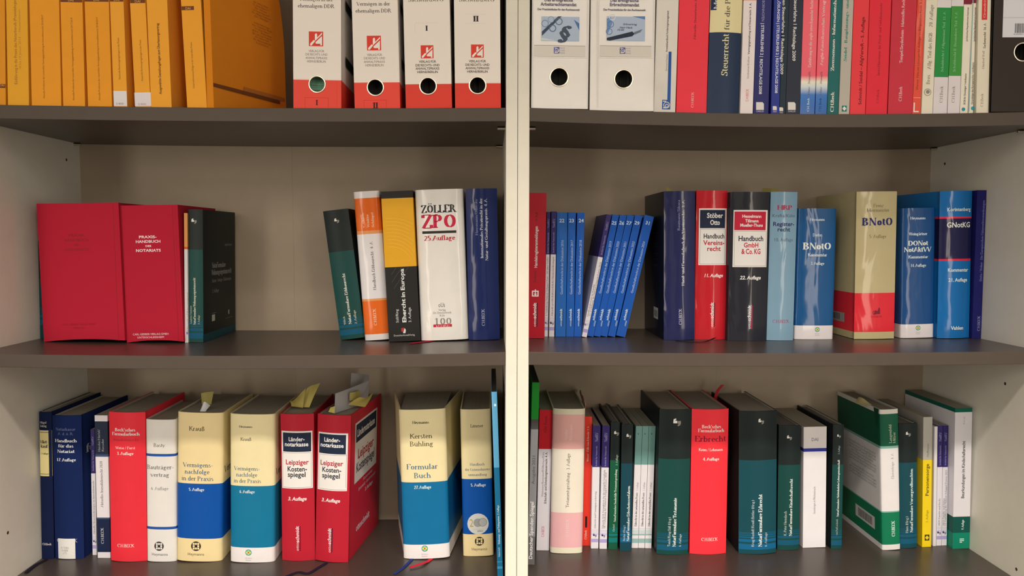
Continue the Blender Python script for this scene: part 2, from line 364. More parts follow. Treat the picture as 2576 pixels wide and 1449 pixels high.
def section(t, d, b, bt, kind, sp=(0, 0)):
    hx = t/2; o = []; i = []; FX, FY = facets(t, b, kind)
    if kind == 'hard':
        o += [(hx+sp[1], d), (hx, b+.011), (hx-.0016, b+.007), (hx-.0006, b+.0035)]
        i += [(hx-bt+sp[1], d), (hx-bt, b+.011), (hx-bt-.0012, b+.007), (hx-bt, b+.0045)]
    elif kind == 'jacket':
        o += [(hx+sp[1], d), (hx, b+.006)]; i += [(hx-bt+sp[1], d), (hx-bt, b+.006)]
    else:
        o += [(hx+sp[1], d)]; i += [(hx-bt+sp[1], d)]
    for x, y in zip(reversed(FX), reversed(FY)):
        o.append((x, y)); i.append((x*(hx-bt)/hx, y+bt))
    m = len(o)-13
    o += [(-x, y) for x, y in reversed(o[:m])]; i += [(-x, y) for x, y in reversed(i[:m])]
    if sp[0] != sp[1]:
        o[-1] = (-hx-sp[0], d); i[-1] = (-hx+bt-sp[0], d)
    return o, i
def book(label, sh, q, bands, prints=(), d=.16, kind='jacket', bulge=None, Y=None, H=None, fin='satin', page='8E806A', yaw=0,
         splay=(0, 0), ov=None, group=None, name='book', cat='book', side=(), cover_mat=None, lab=None, arch=0, inner=None, gap=.004, board=None):
    t0 = at(q[1], q[2], .1).x-at(q[0], q[2], .1).x
    if bulge is None: bulge = {'hard': min(.007, .09*t0), 'jacket': min(.009, .13*t0), 'soft': 0}[kind]
    base, a, t, h = place(sh, q, Y, H, bulge)
    Yb = base.y
    d = min(d, DEP-gap-base.y)
    bt = {'hard': .0026, 'jacket': .0022, 'soft': .0005}[kind]
    bt = min(bt, t*.2)
    if ov is None: ov = {'hard': .003, 'jacket': .0025, 'soft': 0.0002}[kind]
    base.z += math.sin(abs(a))*max(splay)
    root = empty(name, base, (0, a, yaw)); tag(root, label, cat, group)
    bpy.context.view_layer.update()
    inv = (Matrix.Translation(base) @ Euler((0, a, yaw)).to_matrix().to_4x4()).inverted()
    B = Bk(); B.root = root; B.t = t; B.h = h; B.d = d; B.b = bulge; B.base = base; B.a = a; B.inv = inv
    FX, FY = facets(t, bulge, kind); B.fx = FX
    def sy(u):                                    # the spine's facets, 8 across
        u = max(FX[0], min(FX[-1], u))
        for k_ in range(12):
            if u <= FX[k_+1]: return FY[k_]+(FY[k_+1]-FY[k_])*(u-FX[k_])/(FX[k_+1]-FX[k_])
        return FY[-1]
    B.sy = sy
    B.sx = lambda y: t/2+splay[1]*max(0, (y-bulge-.006))/(d-bulge-.006)
    def loc(px, py):
        P = inv @ at(px, py, Yb); 
        if yaw:                                   # the face is turned: intersect the view ray with it
            o = inv @ CAM; dr = (inv.to_3x3() @ ray(px, py)); P = o+dr*((0-o.y)/dr.y)
        return P.x, P.z
    B.loc = loc
    # case
    z = [0]; cols = [bands[0]]
    for y, c in bands[1:]:
        z.append(min(h-.0005, loc((q[0]+q[3])/2+(q[1]-q[0])/2, y)[1])); cols.append(c)
    z.append(h)
    o, i = section(t, d, bulge, bt, kind, splay)
    mb = MB(); inn = mat(inner or 'B9AE98', 'paper'); N = len(o)
    def zz(v, x): return v+(arch*(1-(2*x/t)**2) if (v == 0 and arch and abs(x) < t/2) else 0)
    arc0 = (N-13)//2
    for k in range(len(z)-1):
        m0 = cover_mat or mat(cols[k], fin); mbd = mat(board, fin) if board else m0
        for j in range(N-1):
            m = m0 if arc0 <= j < arc0+12 else mbd
            (x0, y0), (x1, y1) = o[j], o[j+1]
            mb.face([(x0, y0, zz(z[k], x0)), (x0, y0, z[k+1]), (x1, y1, z[k+1]), (x1, y1, zz(z[k], x1))], m)
            (u0, v0), (u1, v1) = i[j], i[j+1]
            mb.face([(u0, v0, zz(z[k], x0)), (u1, v1, zz(z[k], x1)), (u1, v1, z[k+1]), (u0, v0, z[k+1])], inn)
        for e in (0, -1):
            (x0, y0), (u0, v0) = o[e], i[e]
            mb.face([(x0, y0, z[k]), (u0, v0, z[k]), (u0, v0, z[k+1]), (x0, y0, z[k+1])], m)
    for zt, c in ((0, cols[0]), (h, cols[-1])):
        m = cover_mat or mat(c, fin)
        for j in range(N-1):
            f = [(*o[j], zz(zt, o[j][0])), (*i[j], zz(zt, o[j][0])), (*i[j+1], zz(zt, o[j+1][0])), (*o[j+1], zz(zt, o[j+1][0]))]
            mb.face(f if zt else f[::-1], m)
    cv = mb.build('cover', root, smooth=True, merge=True)
    # pages
    g = .0002; pb = MB(); m = striped(page, mixhex(page, 'FFFFFF' if int(page[:2], 16) < 0xA0 else '000000', .06), 900, 'X')
    n = 12; hx = t/2-bt-g; pts = [(hx, d-ov-.001)]+[(-FX[k]*hx/(t/2), FY[k]+bt+g+.0003) for k in range(n+1)]+[(-hx, d-ov-.001)]
    if splay[0]+splay[1] > 0: pts[0] = (hx+splay[1]*.25, pts[0][1]); pts[-1] = (-hx-splay[0]*.25, pts[-1][1])
    z0, z1 = max(ov, .0003)+arch, h-max(ov, .0003)
    nn = len(pts)
    pb.mesh([(x, y, z0) for x, y in pts]+[(x, y, z1) for x, y in pts],
            [tuple(range(nn))[::-1] if 0 else tuple(reversed(range(nn))), tuple(range(nn, 2*nn))]+[(k, k+nn, (k+1) % nn+nn, (k+1) % nn) for k in range(nn)], m)
    pb.build('page_block', root, merge=True)
    if kind == 'hard' and t > .02:
        hb = MB()
        for k in range(n):
            (xa, ya), (xb, yb) = pts[1+k], pts[2+k]
            hb.mesh([(xa, ya, z1), (xb, yb, z1), (xb, yb+.0018, z1), (xa, ya+.0018, z1), (xa, ya, z1+.0012), (xb, yb, z1+.0012), (xb, yb+.0018, z1+.0009), (xa, ya+.0018, z1+.0009)],
                    [(0, 1, 5, 4), (4, 5, 6, 7), (2, 3, 7, 6)], mat('C9BDA0', 'paper'))
        hb.build('headband', root, merge=True)
    # print
    pr = Print(B)
    do_prints(pr, B, prints)
    for s in side:
        wh, it = s[0], s[1:]
        fl = 1 if wh == 'R' else -1
        if it[0] == 'h': _, txt, yc, zc, ww, hh, col, font = it; pr.text(txt, yc*d, zc*h, ww*d, hh, 0, col, font, wh, fl)
        elif it[0] == 'v': _, txt, yc, zc, ww, hh, col, font = it; pr.text(txt, yc*d, zc*h, ww, hh, math.pi/2, col, font, wh, fl)
        elif it[0] == 'r': _, y0, z0_, y1, z1_, col = it; pr.rect(y0*d, z0_*h, y1*d, z1_*h, col, wh)
    if pr.mb.v: pr.mb.build('lettering', root)
    if lab:                                       # a paper label stuck on the spine
        lb = Print(B); lb.k = 60
        x0, y0, x1, y1, col = lab[:5]; u0, _ = loc(x0, (y0+y1)/2); u1, _ = loc(x1, (y0+y1)/2)
        lb.rect(u0, max(.0005, loc(x0, y1)[1]), u1, loc(x0, y0)[1], mat(col, 'paper'))
        do_prints(lb, B, lab[5])
        lb.mb.build('paper_label', root)['label'] = 'white paper label with small grey characters'
    return B
def mixhex(a, b, f):
    return ''.join('%02X' % int(int(a[i:i+2], 16)*(1-f)+int(b[i:i+2], 16)*f) for i in (0, 2, 4))
def do_prints(pr, B, prints):
    """('@', name) starts a part of its own (emblem, title_panel); ('@',) goes back to the lettering"""
    loc = B.loc; main = pr.mb
    for p in prints:
        k = p[0]
        if k == '@':
            if pr.mb is not main and pr.mb.v: pr.mb.build(pr.nm, B.root)
            if len(p) > 1: pr.mb = MB(); pr.nm = p[1]
            else: pr.mb = main
            continue
        if k == 'h':
            _, txt, xc, yc, w_, h_, col, font = p
            u, z = loc(xc, yc); ww = loc(xc+w_/2, yc)[0]-loc(xc-w_/2, yc)[0]; hh = loc(xc, yc-h_/2)[1]-loc(xc, yc+h_/2)[1]
            pr.text(txt, u, z, ww, hh, 0, col, font)
        elif k in 'vd':
            _, txt, xc, y0, y1, h_, col, font = p
            yc = (y0+y1)/2; u, z = loc(xc, yc); L = abs(loc(xc, y0)[1]-loc(xc, y1)[1]); hh = loc(xc+h_/2, yc)[0]-loc(xc-h_/2, yc)[0]
            pr.text(txt, u, z, L, hh, math.pi/2 if k == 'v' else -math.pi/2, col, font)
        elif k == 'r':
            _, x0, y0, x1, y1, col = p
            a = loc(x0, (y0+y1)/2)[0]; b = loc(x1, (y0+y1)/2)[0]
            pr.rect(max(-B.t/2+.0002, a), max(.0003, loc(x0, max(y0, y1))[1]), min(B.t/2-.0002, b), min(B.h-.0002, loc(x0, min(y0, y1))[1]), col)
        elif k in ('c', 'o'):
            _, xc, yc, r, col = p[:5]; u, z = loc(xc, yc); R = loc(xc+r, yc)[0]-u; n = 20
            if k == 'c': pr.put([(u+R*math.cos(2*math.pi*i/n), z+R*math.sin(2*math.pi*i/n)) for i in range(n)], [tuple(range(n))], col)
            else:
                R2 = R*p[5]; P = []
                for i in range(n): c, s = math.cos(2*math.pi*i/n), math.sin(2*math.pi*i/n); P += [(u+R*c, z+R*s), (u+R2*c, z+R2*s)]
                pr.put(P, [(2*i, (2*i+2) % (2*n), (2*i+3) % (2*n), 2*i+1) for i in range(n)], col)
        elif k == 'q':
            P = [loc(x, y) for x, y in p[1]]
            A = sum(P[i][0]*P[(i+1) % len(P)][1]-P[(i+1) % len(P)][0]*P[i][1] for i in range(len(P)))
            if A < 0: P = P[::-1]
            pr.put(P, [tuple(range(len(P)))], p[2])
        elif k == 'bar':                          # bar code
            _, x0, y0, x1, y1 = p; rnd = random.Random(int(x0)); x = x0
            while x < x1-1:
                w_ = rnd.choice((.5, .8, 1.3)); a = loc(x, (y0+y1)/2)[0]; b = loc(min(x1, x+w_), (y0+y1)/2)[0]
                pr.rect(a, loc(x0, y1)[1], b, loc(x0, y0)[1], '2A2622', n=1); x += w_+rnd.choice((.6, .9))
def comma(x, y, s, c='E8E0D0', c2='8E8A7E'):           # publisher's mark: a pair of interlocked commas
    c2 = c2 or c
    return [('@', 'emblem'), ('q', [(x-s*.5, y-s*.1), (x-s*.45, y-s*.4), (x-s*.15, y-s*.5), (x-s*.1, y-s*.38), (x-s*.28, y-s*.2), (x+s*.0, y-s*.2), (x+s*.0, y+s*.15), (x-s*.5, y+s*.15)], c),
            ('q', [(x+s*.06, y-s*.15), (x+s*.5, y-s*.15), (x+s*.5, y+s*.2), (x+s*.4, y+s*.42), (x+s*.1, y+s*.55), (x+s*.05, y+s*.4), (x+s*.25, y+s*.2), (x+s*.06, y+s*.2)], c2), ('@',)]
def heymanns(x, y, r, c='2E2820', g='DCC89A'):
    o = [('@', 'emblem'), ('c', x, y, r, c)]; s = r*.42
    for i in (-1, 0, 1):
        for j in (-1, 0, 1):
            if i or j: o.append(('r', x+i*s*1.12-s*.46, y+j*s*1.12-s*.46, x+i*s*1.12+s*.46, y+j*s*1.12+s*.46, g))
    return o+[('@',)]
def wk(x, y, r):                                   # round green publisher's emblem
    return [('@', 'emblem'), ('c', x, y, r, '3A7A9A'), ('c', x, y, r*.82, '7DB04A'), ('r', x-r*.3, y-r*.78, x+r*.3, y+r*.78, '9CC8A0'), ('r', x-r*.78, y-r*.3, x+r*.78, y+r*.3, 'C8D860'), ('r', x-r*.26, y-r*.26, x+r*.26, y+r*.26, 'E05A30'), ('@',),
            ('h', 'Wolters', x, y+r*1.75, r*2.1, r*.34, '8A8480', 'n'), ('h', 'Kluwer', x, y+r*2.4, r*1.8, r*.34, '8A8480', 'n')]
def stripes(x0, x1, y, col, f=1, side=()):       # the thin teal bands near the foot of the green books
    return [('r', x0, y+k*f, x1, y+(k+w_)*f, col) for k, w_ in ((0, 1.2), (3, 1.4), (6.5, 1.8), (11, 2.5), (17, 7), (29, 14))]
def otto(x, y0, y1, h, c='EFE2DC', u='5A1830'):    # publisher's name, first half thin, second half bold, underlined
    m = y0+(y1-y0)*.35
    return [('r', x+h*.62, y1, x+h*.92, y0, u), ('v', 'otto', x, y0, m+.2, h*.8, c, 'n'), ('v', 'schmidt', x, m+.6, y1, h, c, 'N')]
# ---------------------------------------------------------------- ribbons and paper slips
def ribbon(B, pts, wd, col, name='bookmark_ribbon', lab=None, cat=None, upright=False):
    """flat cloth strip through world points; child of its book"""
    mb = MB(); P = []; n = len(pts)
    for i, p in enumerate(pts):
        a = pts[max(0, i-1)]; b = pts[min(n-1, i+1)]; t = (b-a).normalized(); s = Vector((0, 0, 1)).cross(t)
        if s.length < .3 or upright: s = Vector((1, 0, 0))
        s.normalize(); s *= wd/2; up = t.cross(s).normalized(); up = (up if up.z >= 0 else -up)*.0004
        P += [p-s, p+s, p+s+up, p-s+up]
    F = [(0, 1, 2, 3), tuple(4*(n-1)+k for k in (3, 2, 1, 0))]
    for i in range(n-1):
        for k in range(4): F.append((4*i+k, 4*i+(k+1) % 4, 4*i+4+(k+1) % 4, 4*i+4+k)[::-1])
    if B is not None: P = [B.inv @ v for v in P]
    mb.mesh(P, F, mat(col, 'cloth')); o = mb.build(name, B.root if B else None, smooth=True)
    if lab: o['label'] = lab
    return o
def smooth_pts(pts, n=5):
    out = []
    for i in range(len(pts)-1):
        p0 = pts[max(0, i-1)]; p1 = pts[i]; p2 = pts[i+1]; p3 = pts[min(len(pts)-1, i+2)]
        for k in range(n):
            t = k/n; out.append(.5*((2*p1)+(p2-p0)*t+(2*p0-5*p1+4*p2-p3)*t*t+(3*p1-p0-3*p2+p3)*t**3))
    out.append(pts[-1]); return out
def slip(label, cor, Ys, col, curl=.004, name='paper_slip', cat='paper slip', group=None, lines=0, top=None):
    """a slip of paper seen at four picture corners (bottom left, bottom right, top right, top left), each at its own depth"""
    c = [at(x, y, Y) for (x, y), Y in zip(cor, Ys)]; N = 6; M_ = 5; mb = MB(); P = []
    nrm = (c[1]-c[0]).cross(c[3]-c[0]).normalized()
    for j in range(M_+1):
        for i in range(N+1):
            u, v = i/N, j/M_
            p = c[0]*(1-u)*(1-v)+c[1]*u*(1-v)+c[2]*u*v+c[3]*(1-u)*v
            P.append(p+nrm*curl*(math.sin(u*math.pi)*.7*v+v*v*.8*math.sin(u*4+1)))
    nv = len(P); P += [p-nrm*.0003 for p in P]; F = []
    for j in range(M_):
        for i in range(N):
            a = j*(N+1)+i; F += [(a, a+1, a+N+2, a+N+1), (a+nv, a+N+1+nv, a+N+2+nv, a+1+nv)]
    rim = [i for i in range(N+1)]+[(N+1)*j+N for j in range(1, M_+1)]+[(N+1)*M_+i for i in range(N-1, -1, -1)]+[(N+1)*j for j in range(M_-1, 0, -1)]
    for k in range(len(rim)):
        a, b = rim[k], rim[(k+1) % len(rim)]; F.append((b, a, a+nv, b+nv))
    o0 = c[0].copy(); P = [p-o0 for p in P]; mb.mesh(P, F, mat(col, 'paper'))
    o = mb.build(name, smooth=True); o.location = o0; tag(o, label, cat, group); return o
# ---------------------------------------------------------------- ring binders
def binder(label, sh, q, Y, boundary, base_col, low_col, ring, prints, d=.283, H=.318, paper='1B1712', side_slots=(), fin='satin', yaw=0, group=None, sheet=None, pocket=None, tall=None):
    base, a, t, h = place(sh, q, Y, H, 0)
    if low_col != base_col:
        inv0 = (Matrix.Translation(base) @ Euler((0, a, yaw)).to_matrix().to_4x4()).inverted()
        zb = (inv0 @ at((q[0]+q[3])/2, boundary, base.y)).z
        m = ramped([(0, low_col), (zb-.00005, low_col), (zb+.00005, base_col), (h, base_col)], fin, name='two_tone_card')
    else: m = mat(base_col, fin)
    d = min(d, DEP-.003-base.y)
    root = empty('ring_binder', base, (0, a, yaw)); tag(root, label, 'ring binder', group)
    inv = (Matrix.Translation(base) @ Euler((0, a, yaw)).to_matrix().to_4x4()).inverted()
    B = Bk(); B.root = root; B.t = t; B.h = h; B.d = d; B.b = 0; B.base = base; B.inv = inv; B.sy = lambda u: 0; B.sx = lambda y: t/2
    def loc(px, py): P = inv @ at(px, py, base.y); return P.x, P.z
    B.loc = loc
    # spine with a finger hole
    cu, cz = loc(ring[0], ring[1]); R = loc(ring[0]+ring[2], ring[1])[0]-cu; hx = t/2; th = .0022; s = min(hx-.001, R*1.35)
    mb = MB(); n = 32
    def sq(i):
        c, sn = math.cos(2*math.pi*i/n), math.sin(2*math.pi*i/n); k = max(abs(c), abs(sn)); return c/k*s, sn/k*s
    for y, sg in ((0, 1), (th, -1)):
        for i in range(n):
            c0, s0 = math.cos(2*math.pi*i/n), math.sin(2*math.pi*i/n); c1, s1 = math.cos(2*math.pi*(i+1)/n), math.sin(2*math.pi*(i+1)/n)
            a0, b0 = sq(i); a1, b1 = sq(i+1)
            f = [(cu+R*c0, y, cz+R*s0), (cu+a0, y, cz+b0), (cu+a1, y, cz+b1), (cu+R*c1, y, cz+R*s1)]
            mb.face(f if sg < 0 else f[::-1], m)
        for (x0, z0, x1, z1) in ((-hx, 0, hx, cz-s), (-hx, cz+s, hx, h), (-hx, cz-s, cu-s, cz+s), (cu+s, cz-s, hx, cz+s)):
            f = [(x0, y, z0), (x1, y, z0), (x1, y, z1), (x0, y, z1)]; mb.face(f if sg > 0 else f[::-1], m)
    for i in range(n):
        c0, s0 = math.cos(2*math.pi*i/n), math.sin(2*math.pi*i/n); c1, s1 = math.cos(2*math.pi*(i+1)/n), math.sin(2*math.pi*(i+1)/n)
        mb.face([(cu+R*c0, 0, cz+R*s0), (cu+R*c1, 0, cz+R*s1), (cu+R*c1, th, cz+R*s1), (cu+R*c0, th, cz+R*s0)], m)
    for sx in (-1, 1):
        x0, x1 = (hx-th, hx) if sx > 0 else (-hx, -hx+th)
        mb.box((x0, th, 0), (x1, d, h), m)
    mb.build('cover', root)
    # ring
    rg = MB(); r = R*.085; K = 8; P = []
    for i in range(n):
        for j in range(K):
            A = 2*math.pi*i/n; Bn = 2*math.pi*j/K; rr = R+r*.2+r*math.cos(Bn)
            P.append((cu+rr*math.cos(A), -.0006-r*.7*math.sin(Bn), cz+rr*math.sin(A)))
    rg.mesh(P, [(i*K+j, i*K+(j+1) % K, ((i+1) % n)*K+(j+1) % K, ((i+1) % n)*K+j) for i in range(n) for j in range(K)], METAL)
    rg.build('finger_ring', root, smooth=True)['label'] = 'polished steel finger hole rim'
    pb = MB(); pb.box((-hx+th+.001, th+.022, .006), (hx*.55, d-.012, h-.012), striped(paper, mixhex(paper, 'FFFFFF', .1), 700, 'X')); pb.build('paper_stack', root)
    if sheet:
        sb = MB(); N = 8; P = []; F = []
        for i in range(N+1):
            x = -hx+.006+(t-.012)*i/N; y = th+.006+.010*math.sin(math.pi*i/N)
            P += [(x, y, .01), (x, y, h*.8), (x, y+.0006, .01), (x, y+.0006, h*.8)]
        for i in range(N): F += [(4*i, 4*i+4, 4*i+5, 4*i+1), (4*i+2, 4*i+3, 4*i+7, 4*i+6)]
        sb.mesh(P, F, striped(sheet, mixhex(sheet, '000000', .35), 300, 'Z')); sb.build('divider_sheet', root)['label'] = 'green card divider seen through the finger hole'
    for k, (y0, z0) in enumerate(side_slots):    # slots with metal rims in the right board
        st = MB(); ww, hh = .014, .072; pts = []
        for i in range(16):
            A = 2*math.pi*i/16; cy_ = math.copysign(hh/2-ww/2, math.cos(A+.01))
            pts.append((cy_+math.cos(A)*ww/2, math.sin(A)*ww/2))
        st.mesh([(hx+.0004, y0+p[0]*1.03, z0+p[1]*1.2) for p in pts]+[(hx+.0009, y0+p[0], z0+p[1]) for p in pts],
                [(i, (i+1) % 16, (i+1) % 16+16, i+16) for i in range(16)], METAL)
        st.mesh([(hx+.0005, y0+p[0], z0+p[1]) for p in pts], [tuple(range(16))], mat('16201C', 'matte'))
        st.build('grip_slot', root)
    if pocket:
        x0, y0, x1, y1, col, y2, col2 = pocket; u0 = loc(x0, y1)[0]; u1 = loc(x1, y1)[0]
        pk = MB(); pk.box((u0, -.0009, loc(x0, y1)[1]), (u1, -.0001, min(h-.004, loc(x0, y0)[1])), mat(col, 'gloss'))
        pk.build('label_pocket', root)['label'] = 'clear pocket holding a printed title card'
    pr = Print(B); 
    if pocket: pr.k = 145
    do_prints(pr, B, prints)
    if pr.mb.v: pr.mb.build('lettering', root)
    return B
# ================================================================ the room
def slab(name, a, b, m):
    mb = MB(); mb.box(a, b, m); o = mb.build(name); o['kind'] = 'structure'; return o
slab('floor', (-2.6, -4.6, -.05), (2.6, .5, 0), mat('4E4234', 'satin'))
slab('ceiling', (-2.6, -4.6, 2.78), (2.6, .5, 2.83), mat('D8CCB8', 'paper'))
slab('wall_back', (-2.6, DEP+.012, 0), (2.6, .5, 2.78), mat('D8CCB8', 'paper'))
slab('wall_left', (-2.65, -4.6, 0), (-2.6, .5, 2.78), mat('D8CCB8', 'paper'))
slab('wall_right', (2.6, -4.6, 0), (2.65, .5, 2.78), mat('D8CCB8', 'paper'))
slab('wall_front', (-2.6, -4.65, 0), (2.6, -4.6, 2.78), mat('D8CCB8', 'paper'))
for n_, (x0, x1) in enumerate(((-1.3, -.4), (.5, 1.4))):
    mb = MB(); mb.box((x0, -4.6, 0), (x1, -4.57, 2.1), mat('4A3222', 'satin')); o = mb.build('door_%d' % (n_+1)); o['kind'] = 'structure'
# ================================================================ the bookcases
LAM = mat('F0E4CB', 'satin'); INN = mat('B49E82', 'satin'); GREY = mat('463B32', 'board'); EDGE = mat('584B40', 'satin')
PT = (XR-XL)/2-.0003; TOPZ = CZ+.166*D+.372
def bookcase(label, a, b, keys, seams, up):
    root = empty('bookcase', ((a+b)/2, 0, 0)); tag(root, label, 'bookcase', 'office bookcases')
    M0 = root.location
    def L(v): return tuple(Vector(v)-M0)
    def part(name, p0, p1, m, bev=.0006, lab=None):
        mb = MB(); mb.box(L(p0), L(p1), m); o = mb.build(name, root, bevel=bev)
        if lab: o['label'] = lab
        return o
    for x0, x1 in ((a-PT, a), (b, b+PT)):
        mb = MB(); p0 = L((x0, 0, 0)); p1 = L((x1, DEP+.008, TOPZ+.019)); mb.box(p0, p1, LAM); o = mb.build('side_panel', root, bevel=.0007)
        inner = x1 if x1 == a else x0
        for (px, py, Yh) in HOLES.get((label[:4], x0 < (a+b)/2), ()):
            P = at(px, py, Yh); hb = MB(); n = 12; s = 1 if x1 == a else -1; c = Vector(L((inner, Yh, P.z)))
            hb.mesh([(c.x+s*.0002, c.y+.0026*math.cos(2*math.pi*i/n), c.z+.0026*math.sin(2*math.pi*i/n)) for i in range(n)], [tuple(range(n))], mat('4A3C30', 'matte'))
            hb.build('pin_hole', o)
    xs = [a-.004]+seams+[b+.004]
    for x0, x1 in zip(xs, xs[1:]):
        part('back_panel', (x0+.00005, DEP, .08), (x1-.00005, DEP+.005, TOPZ), INN, .0001)
    part('back_batten', (a, DEP+.0052, .08), (b, DEP+.008, TOPZ), mat('5A4E40', 'matte'), 0)
    part('top_panel', (a, 0, TOPZ), (b, DEP, TOPZ+.019), LAM)
    part('plinth', (a, .02, 0), (b, .036, .08), LAM)
    zs = [(None, z) for z in (.08, .25, .61)]
    for k in keys: zs.append((k, SHELF[k][2]))
    for k, z in zs:
        N = 32; mb = MB(); P = []
        for i in range(N+1):
            x = a+.0004+(b-a-.0008)*i/N; zt = floor_z(k, x) if k else z
            P += [L((x, .0008, zt)), L((x, DEP-.0003, zt)), L((x, DEP-.0003, zt-TH)), L((x, .0008, zt-TH))]
        F = [(0, 3, 2, 1), (4*N, 4*N+1, 4*N+2, 4*N+3)]
        for i in range(N):
            for c in range(4): F.append((4*i+c, 4*i+(c+1) % 4, 4*i+4+(c+1) % 4, 4*i+4+c)[::-1])
        mb.mesh(P, F, GREY); o = mb.build('shelf', root, smooth=False, merge=True)
        if k: o['label'] = 'dark grey shelf board'
        eb = MB(); P = []
        for i in range(N+1):
            x = a+.0004+(b-a-.0008)*i/N; zt = floor_z(k, x) if k else z
            P += [L((x, y_, z_)) for y_, z_ in ((.0009, zt+.00005), (.0003, zt+.00005), (0, zt-.0004), (0, zt-TH+.0004), (.0003, zt-TH-.00005), (.0009, zt-TH-.00005))]
        F = [tuple(range(6)), tuple(6*N+5-c for c in range(6))]
        for i in range(N):
            for c in range(6): F.append((6*i+c, 6*i+(c+1) % 6, 6*i+6+(c+1) % 6, 6*i+6+c)[::-1])
        eb.mesh(P, F, EDGE); eb.build('edge_band', o, merge=True)
        if k:
            for x, s in ((a, 1), (b, -1)):
                for y in (.055, DEP-.018):
                    cy = MB(); n = 12; r = .0026; z0 = SHELF[k][2]-TH-r; P = []
                    for i in range(n):
                        ca, sa = math.cos(2*math.pi*i/n), math.sin(2*math.pi*i/n)
                        P += [L((x, y+r*ca, z0+r*sa)), L((x+s*.0115, y+r*ca, z0+r*sa)), L((x+s*.0122, y+r*.7*ca, z0+r*.7*sa))]
                    F = [(3*i+c, 3*((i+1) % n)+c, 3*((i+1) % n)+c+1, 3*i+c+1) for i in range(n) for c in (0, 1)]+[tuple(3*i+2 for i in range(n))]
                    cy.mesh(P, F, METAL); cy.build('shelf_pin', root, smooth=True, merge=True)
    return root
HOLES = {('left', True): [(160, 402, .262), (40, 1340, .06)], ('righ', False): [(2385, 412, .262), (2574, 965, .075), (2548, 1432, .03)]}
bookcase('left white laminate bookcase of two, gap between books on middle grey shelf', WL, XL, ('UL', 'ML', 'LL'), [at(738, 600, DEP).x], 1)
bookcase('right white laminate bookcase of two, middle shelf filled with thick blue books', XR, WR, ('UR', 'MR', 'LR'), [at(1812, 440, DEP).x], 1)
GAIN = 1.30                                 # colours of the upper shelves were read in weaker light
# ================================================================ upper left shelf: orange course folders
OR, OR2, BR = 'E0912C', 'E59A34', '6B3D1E'
def course(label, q, Y, texts, band=None, c=OR, prints=(), lab=None, yaw=0, d=.21, **k):
    pr = []
    for t in texts: pr.append(t)
    if band: pr = [('r', band[0], -14, band[1], band[2], BR), ('h', 'DAI', band[3], band[2]-4.5, 15, 6, 'D8A060', 'n')]+pr
    return book(label, 'UL', q, [c], pr+list(prints), d=d, kind='soft', Y=Y, H=.297, fin='paper', lab=lab, page='C9A878', name='course_folder', cat='folder', group='orange course folders on the upper left shelf', yaw=yaw, **k)
course('orange course folder cut by the left edge, brown tag low on its spine', (-42, 11, 0, -41, 15.5, 262), .010, [], c='D58A28', prints=[('r', -40, 209.5, 17, 219.5, BR), ('h', 'DAI', 5, 214.5, 13, 5.5, 'D8A060', 'n')])
course('wide orange course folder with two lines of lettering about entering notarial practice', (17.5, 66.5, 0, 18, 75, 262), .009,
 [('v', 'Einführung in die Praxis des Notarberufs (Praxislehrgang', 38.5, 213, -6, 7, '8A5A28', 'n'), ('v', '18 bis 19 Januar 2013  -  Hausenstamm', 49.5, 176, 24, 5, 'A87434', 'n')], c='DB9A2E')
AP = 'Aktuelle Probleme der notariellen Vertragsgestaltung im Immobilienrecht '
course('widest orange folder with one tiny text line, beside the two-line folder', (75, 147.5, 0, 79, 155, 264), .010, [('v', AP+'2016/2017', 108.5, 248, 38, 4.5, '6E4018', 'n')])
course('orange folder with one tiny text line, middle of three such folders', (152, 207, 0, 159, 214, 264.5), .010, [('v', AP+'2017/2018', 182.5, 253, 45, 4.5, '6E4018', 'n')], band=(151, 208, 5, 178))
course('orange folder with one tiny text line, just before the white-labelled folders', (213, 273, 0, 221, 282, 266), .010, [('v', AP+'2018/2019', 247, 253, 44, 4.5, '6E4018', 'n')], band=(212, 274, 4, 242))
NR = 'Notarielle Rechnungsregelungen in der Praxis'
course('orange folder with a white shelf label, beside the three wide ones', (276, 311, 0, 287, 320, 267), .011, [('v', NR, 299, 200, 95, 4.5, '6E4018', 'n')], band=(275, 312, 4, 293), c=OR2,
 lab=(286, 229, 319.5, 267, 'D9CFC6', [('h', 'D 8050', 302, 261, 19, 5, '6A5E58', 'n')]))
course('orange folder with a white shelf label, touching the bold-lettered folder', (327.5, 364.5, 0, 340, 380, 267.5), .011, [('v', NR, 355, 204, 100, 4.5, '6E4018', 'n')], band=(327, 367, 8, 346), c=OR2,
 lab=(339, 233, 380, 267.5, 'D9CBC4', [('h', 'D 8060', 358, 262, 20, 5, '8A7E78', 'n')]))
course('orange folder with bold line about transfer contracts', (368, 421, 0, 381, 431, 268), .010, [('v', 'Ausgewählte Gestaltungsfragen zum Überlassungsvertrag', 400, 237, 59, 6, '5A3212', 'N')], c=OR2,
 side=[('R', 'r', 0, .80, 1, .83, BR), ('R', 'r', .45, .775, 1, .80, 'A8662A')])
course('orange folder with small brown tag near the top of its spine', (455, 505, 0, 471, 520.5, 268.5), .009, [('v', 'Unternehmensnachfolge in der notariellen Praxis', 484, 223, 106, 4.5, '6E4018', 'n')], c='E39832',
 prints=[('r', 455, 16, 488, 26, BR), ('h', 'DAI', 473, 21, 13, 6, 'D8A060', 'n')])
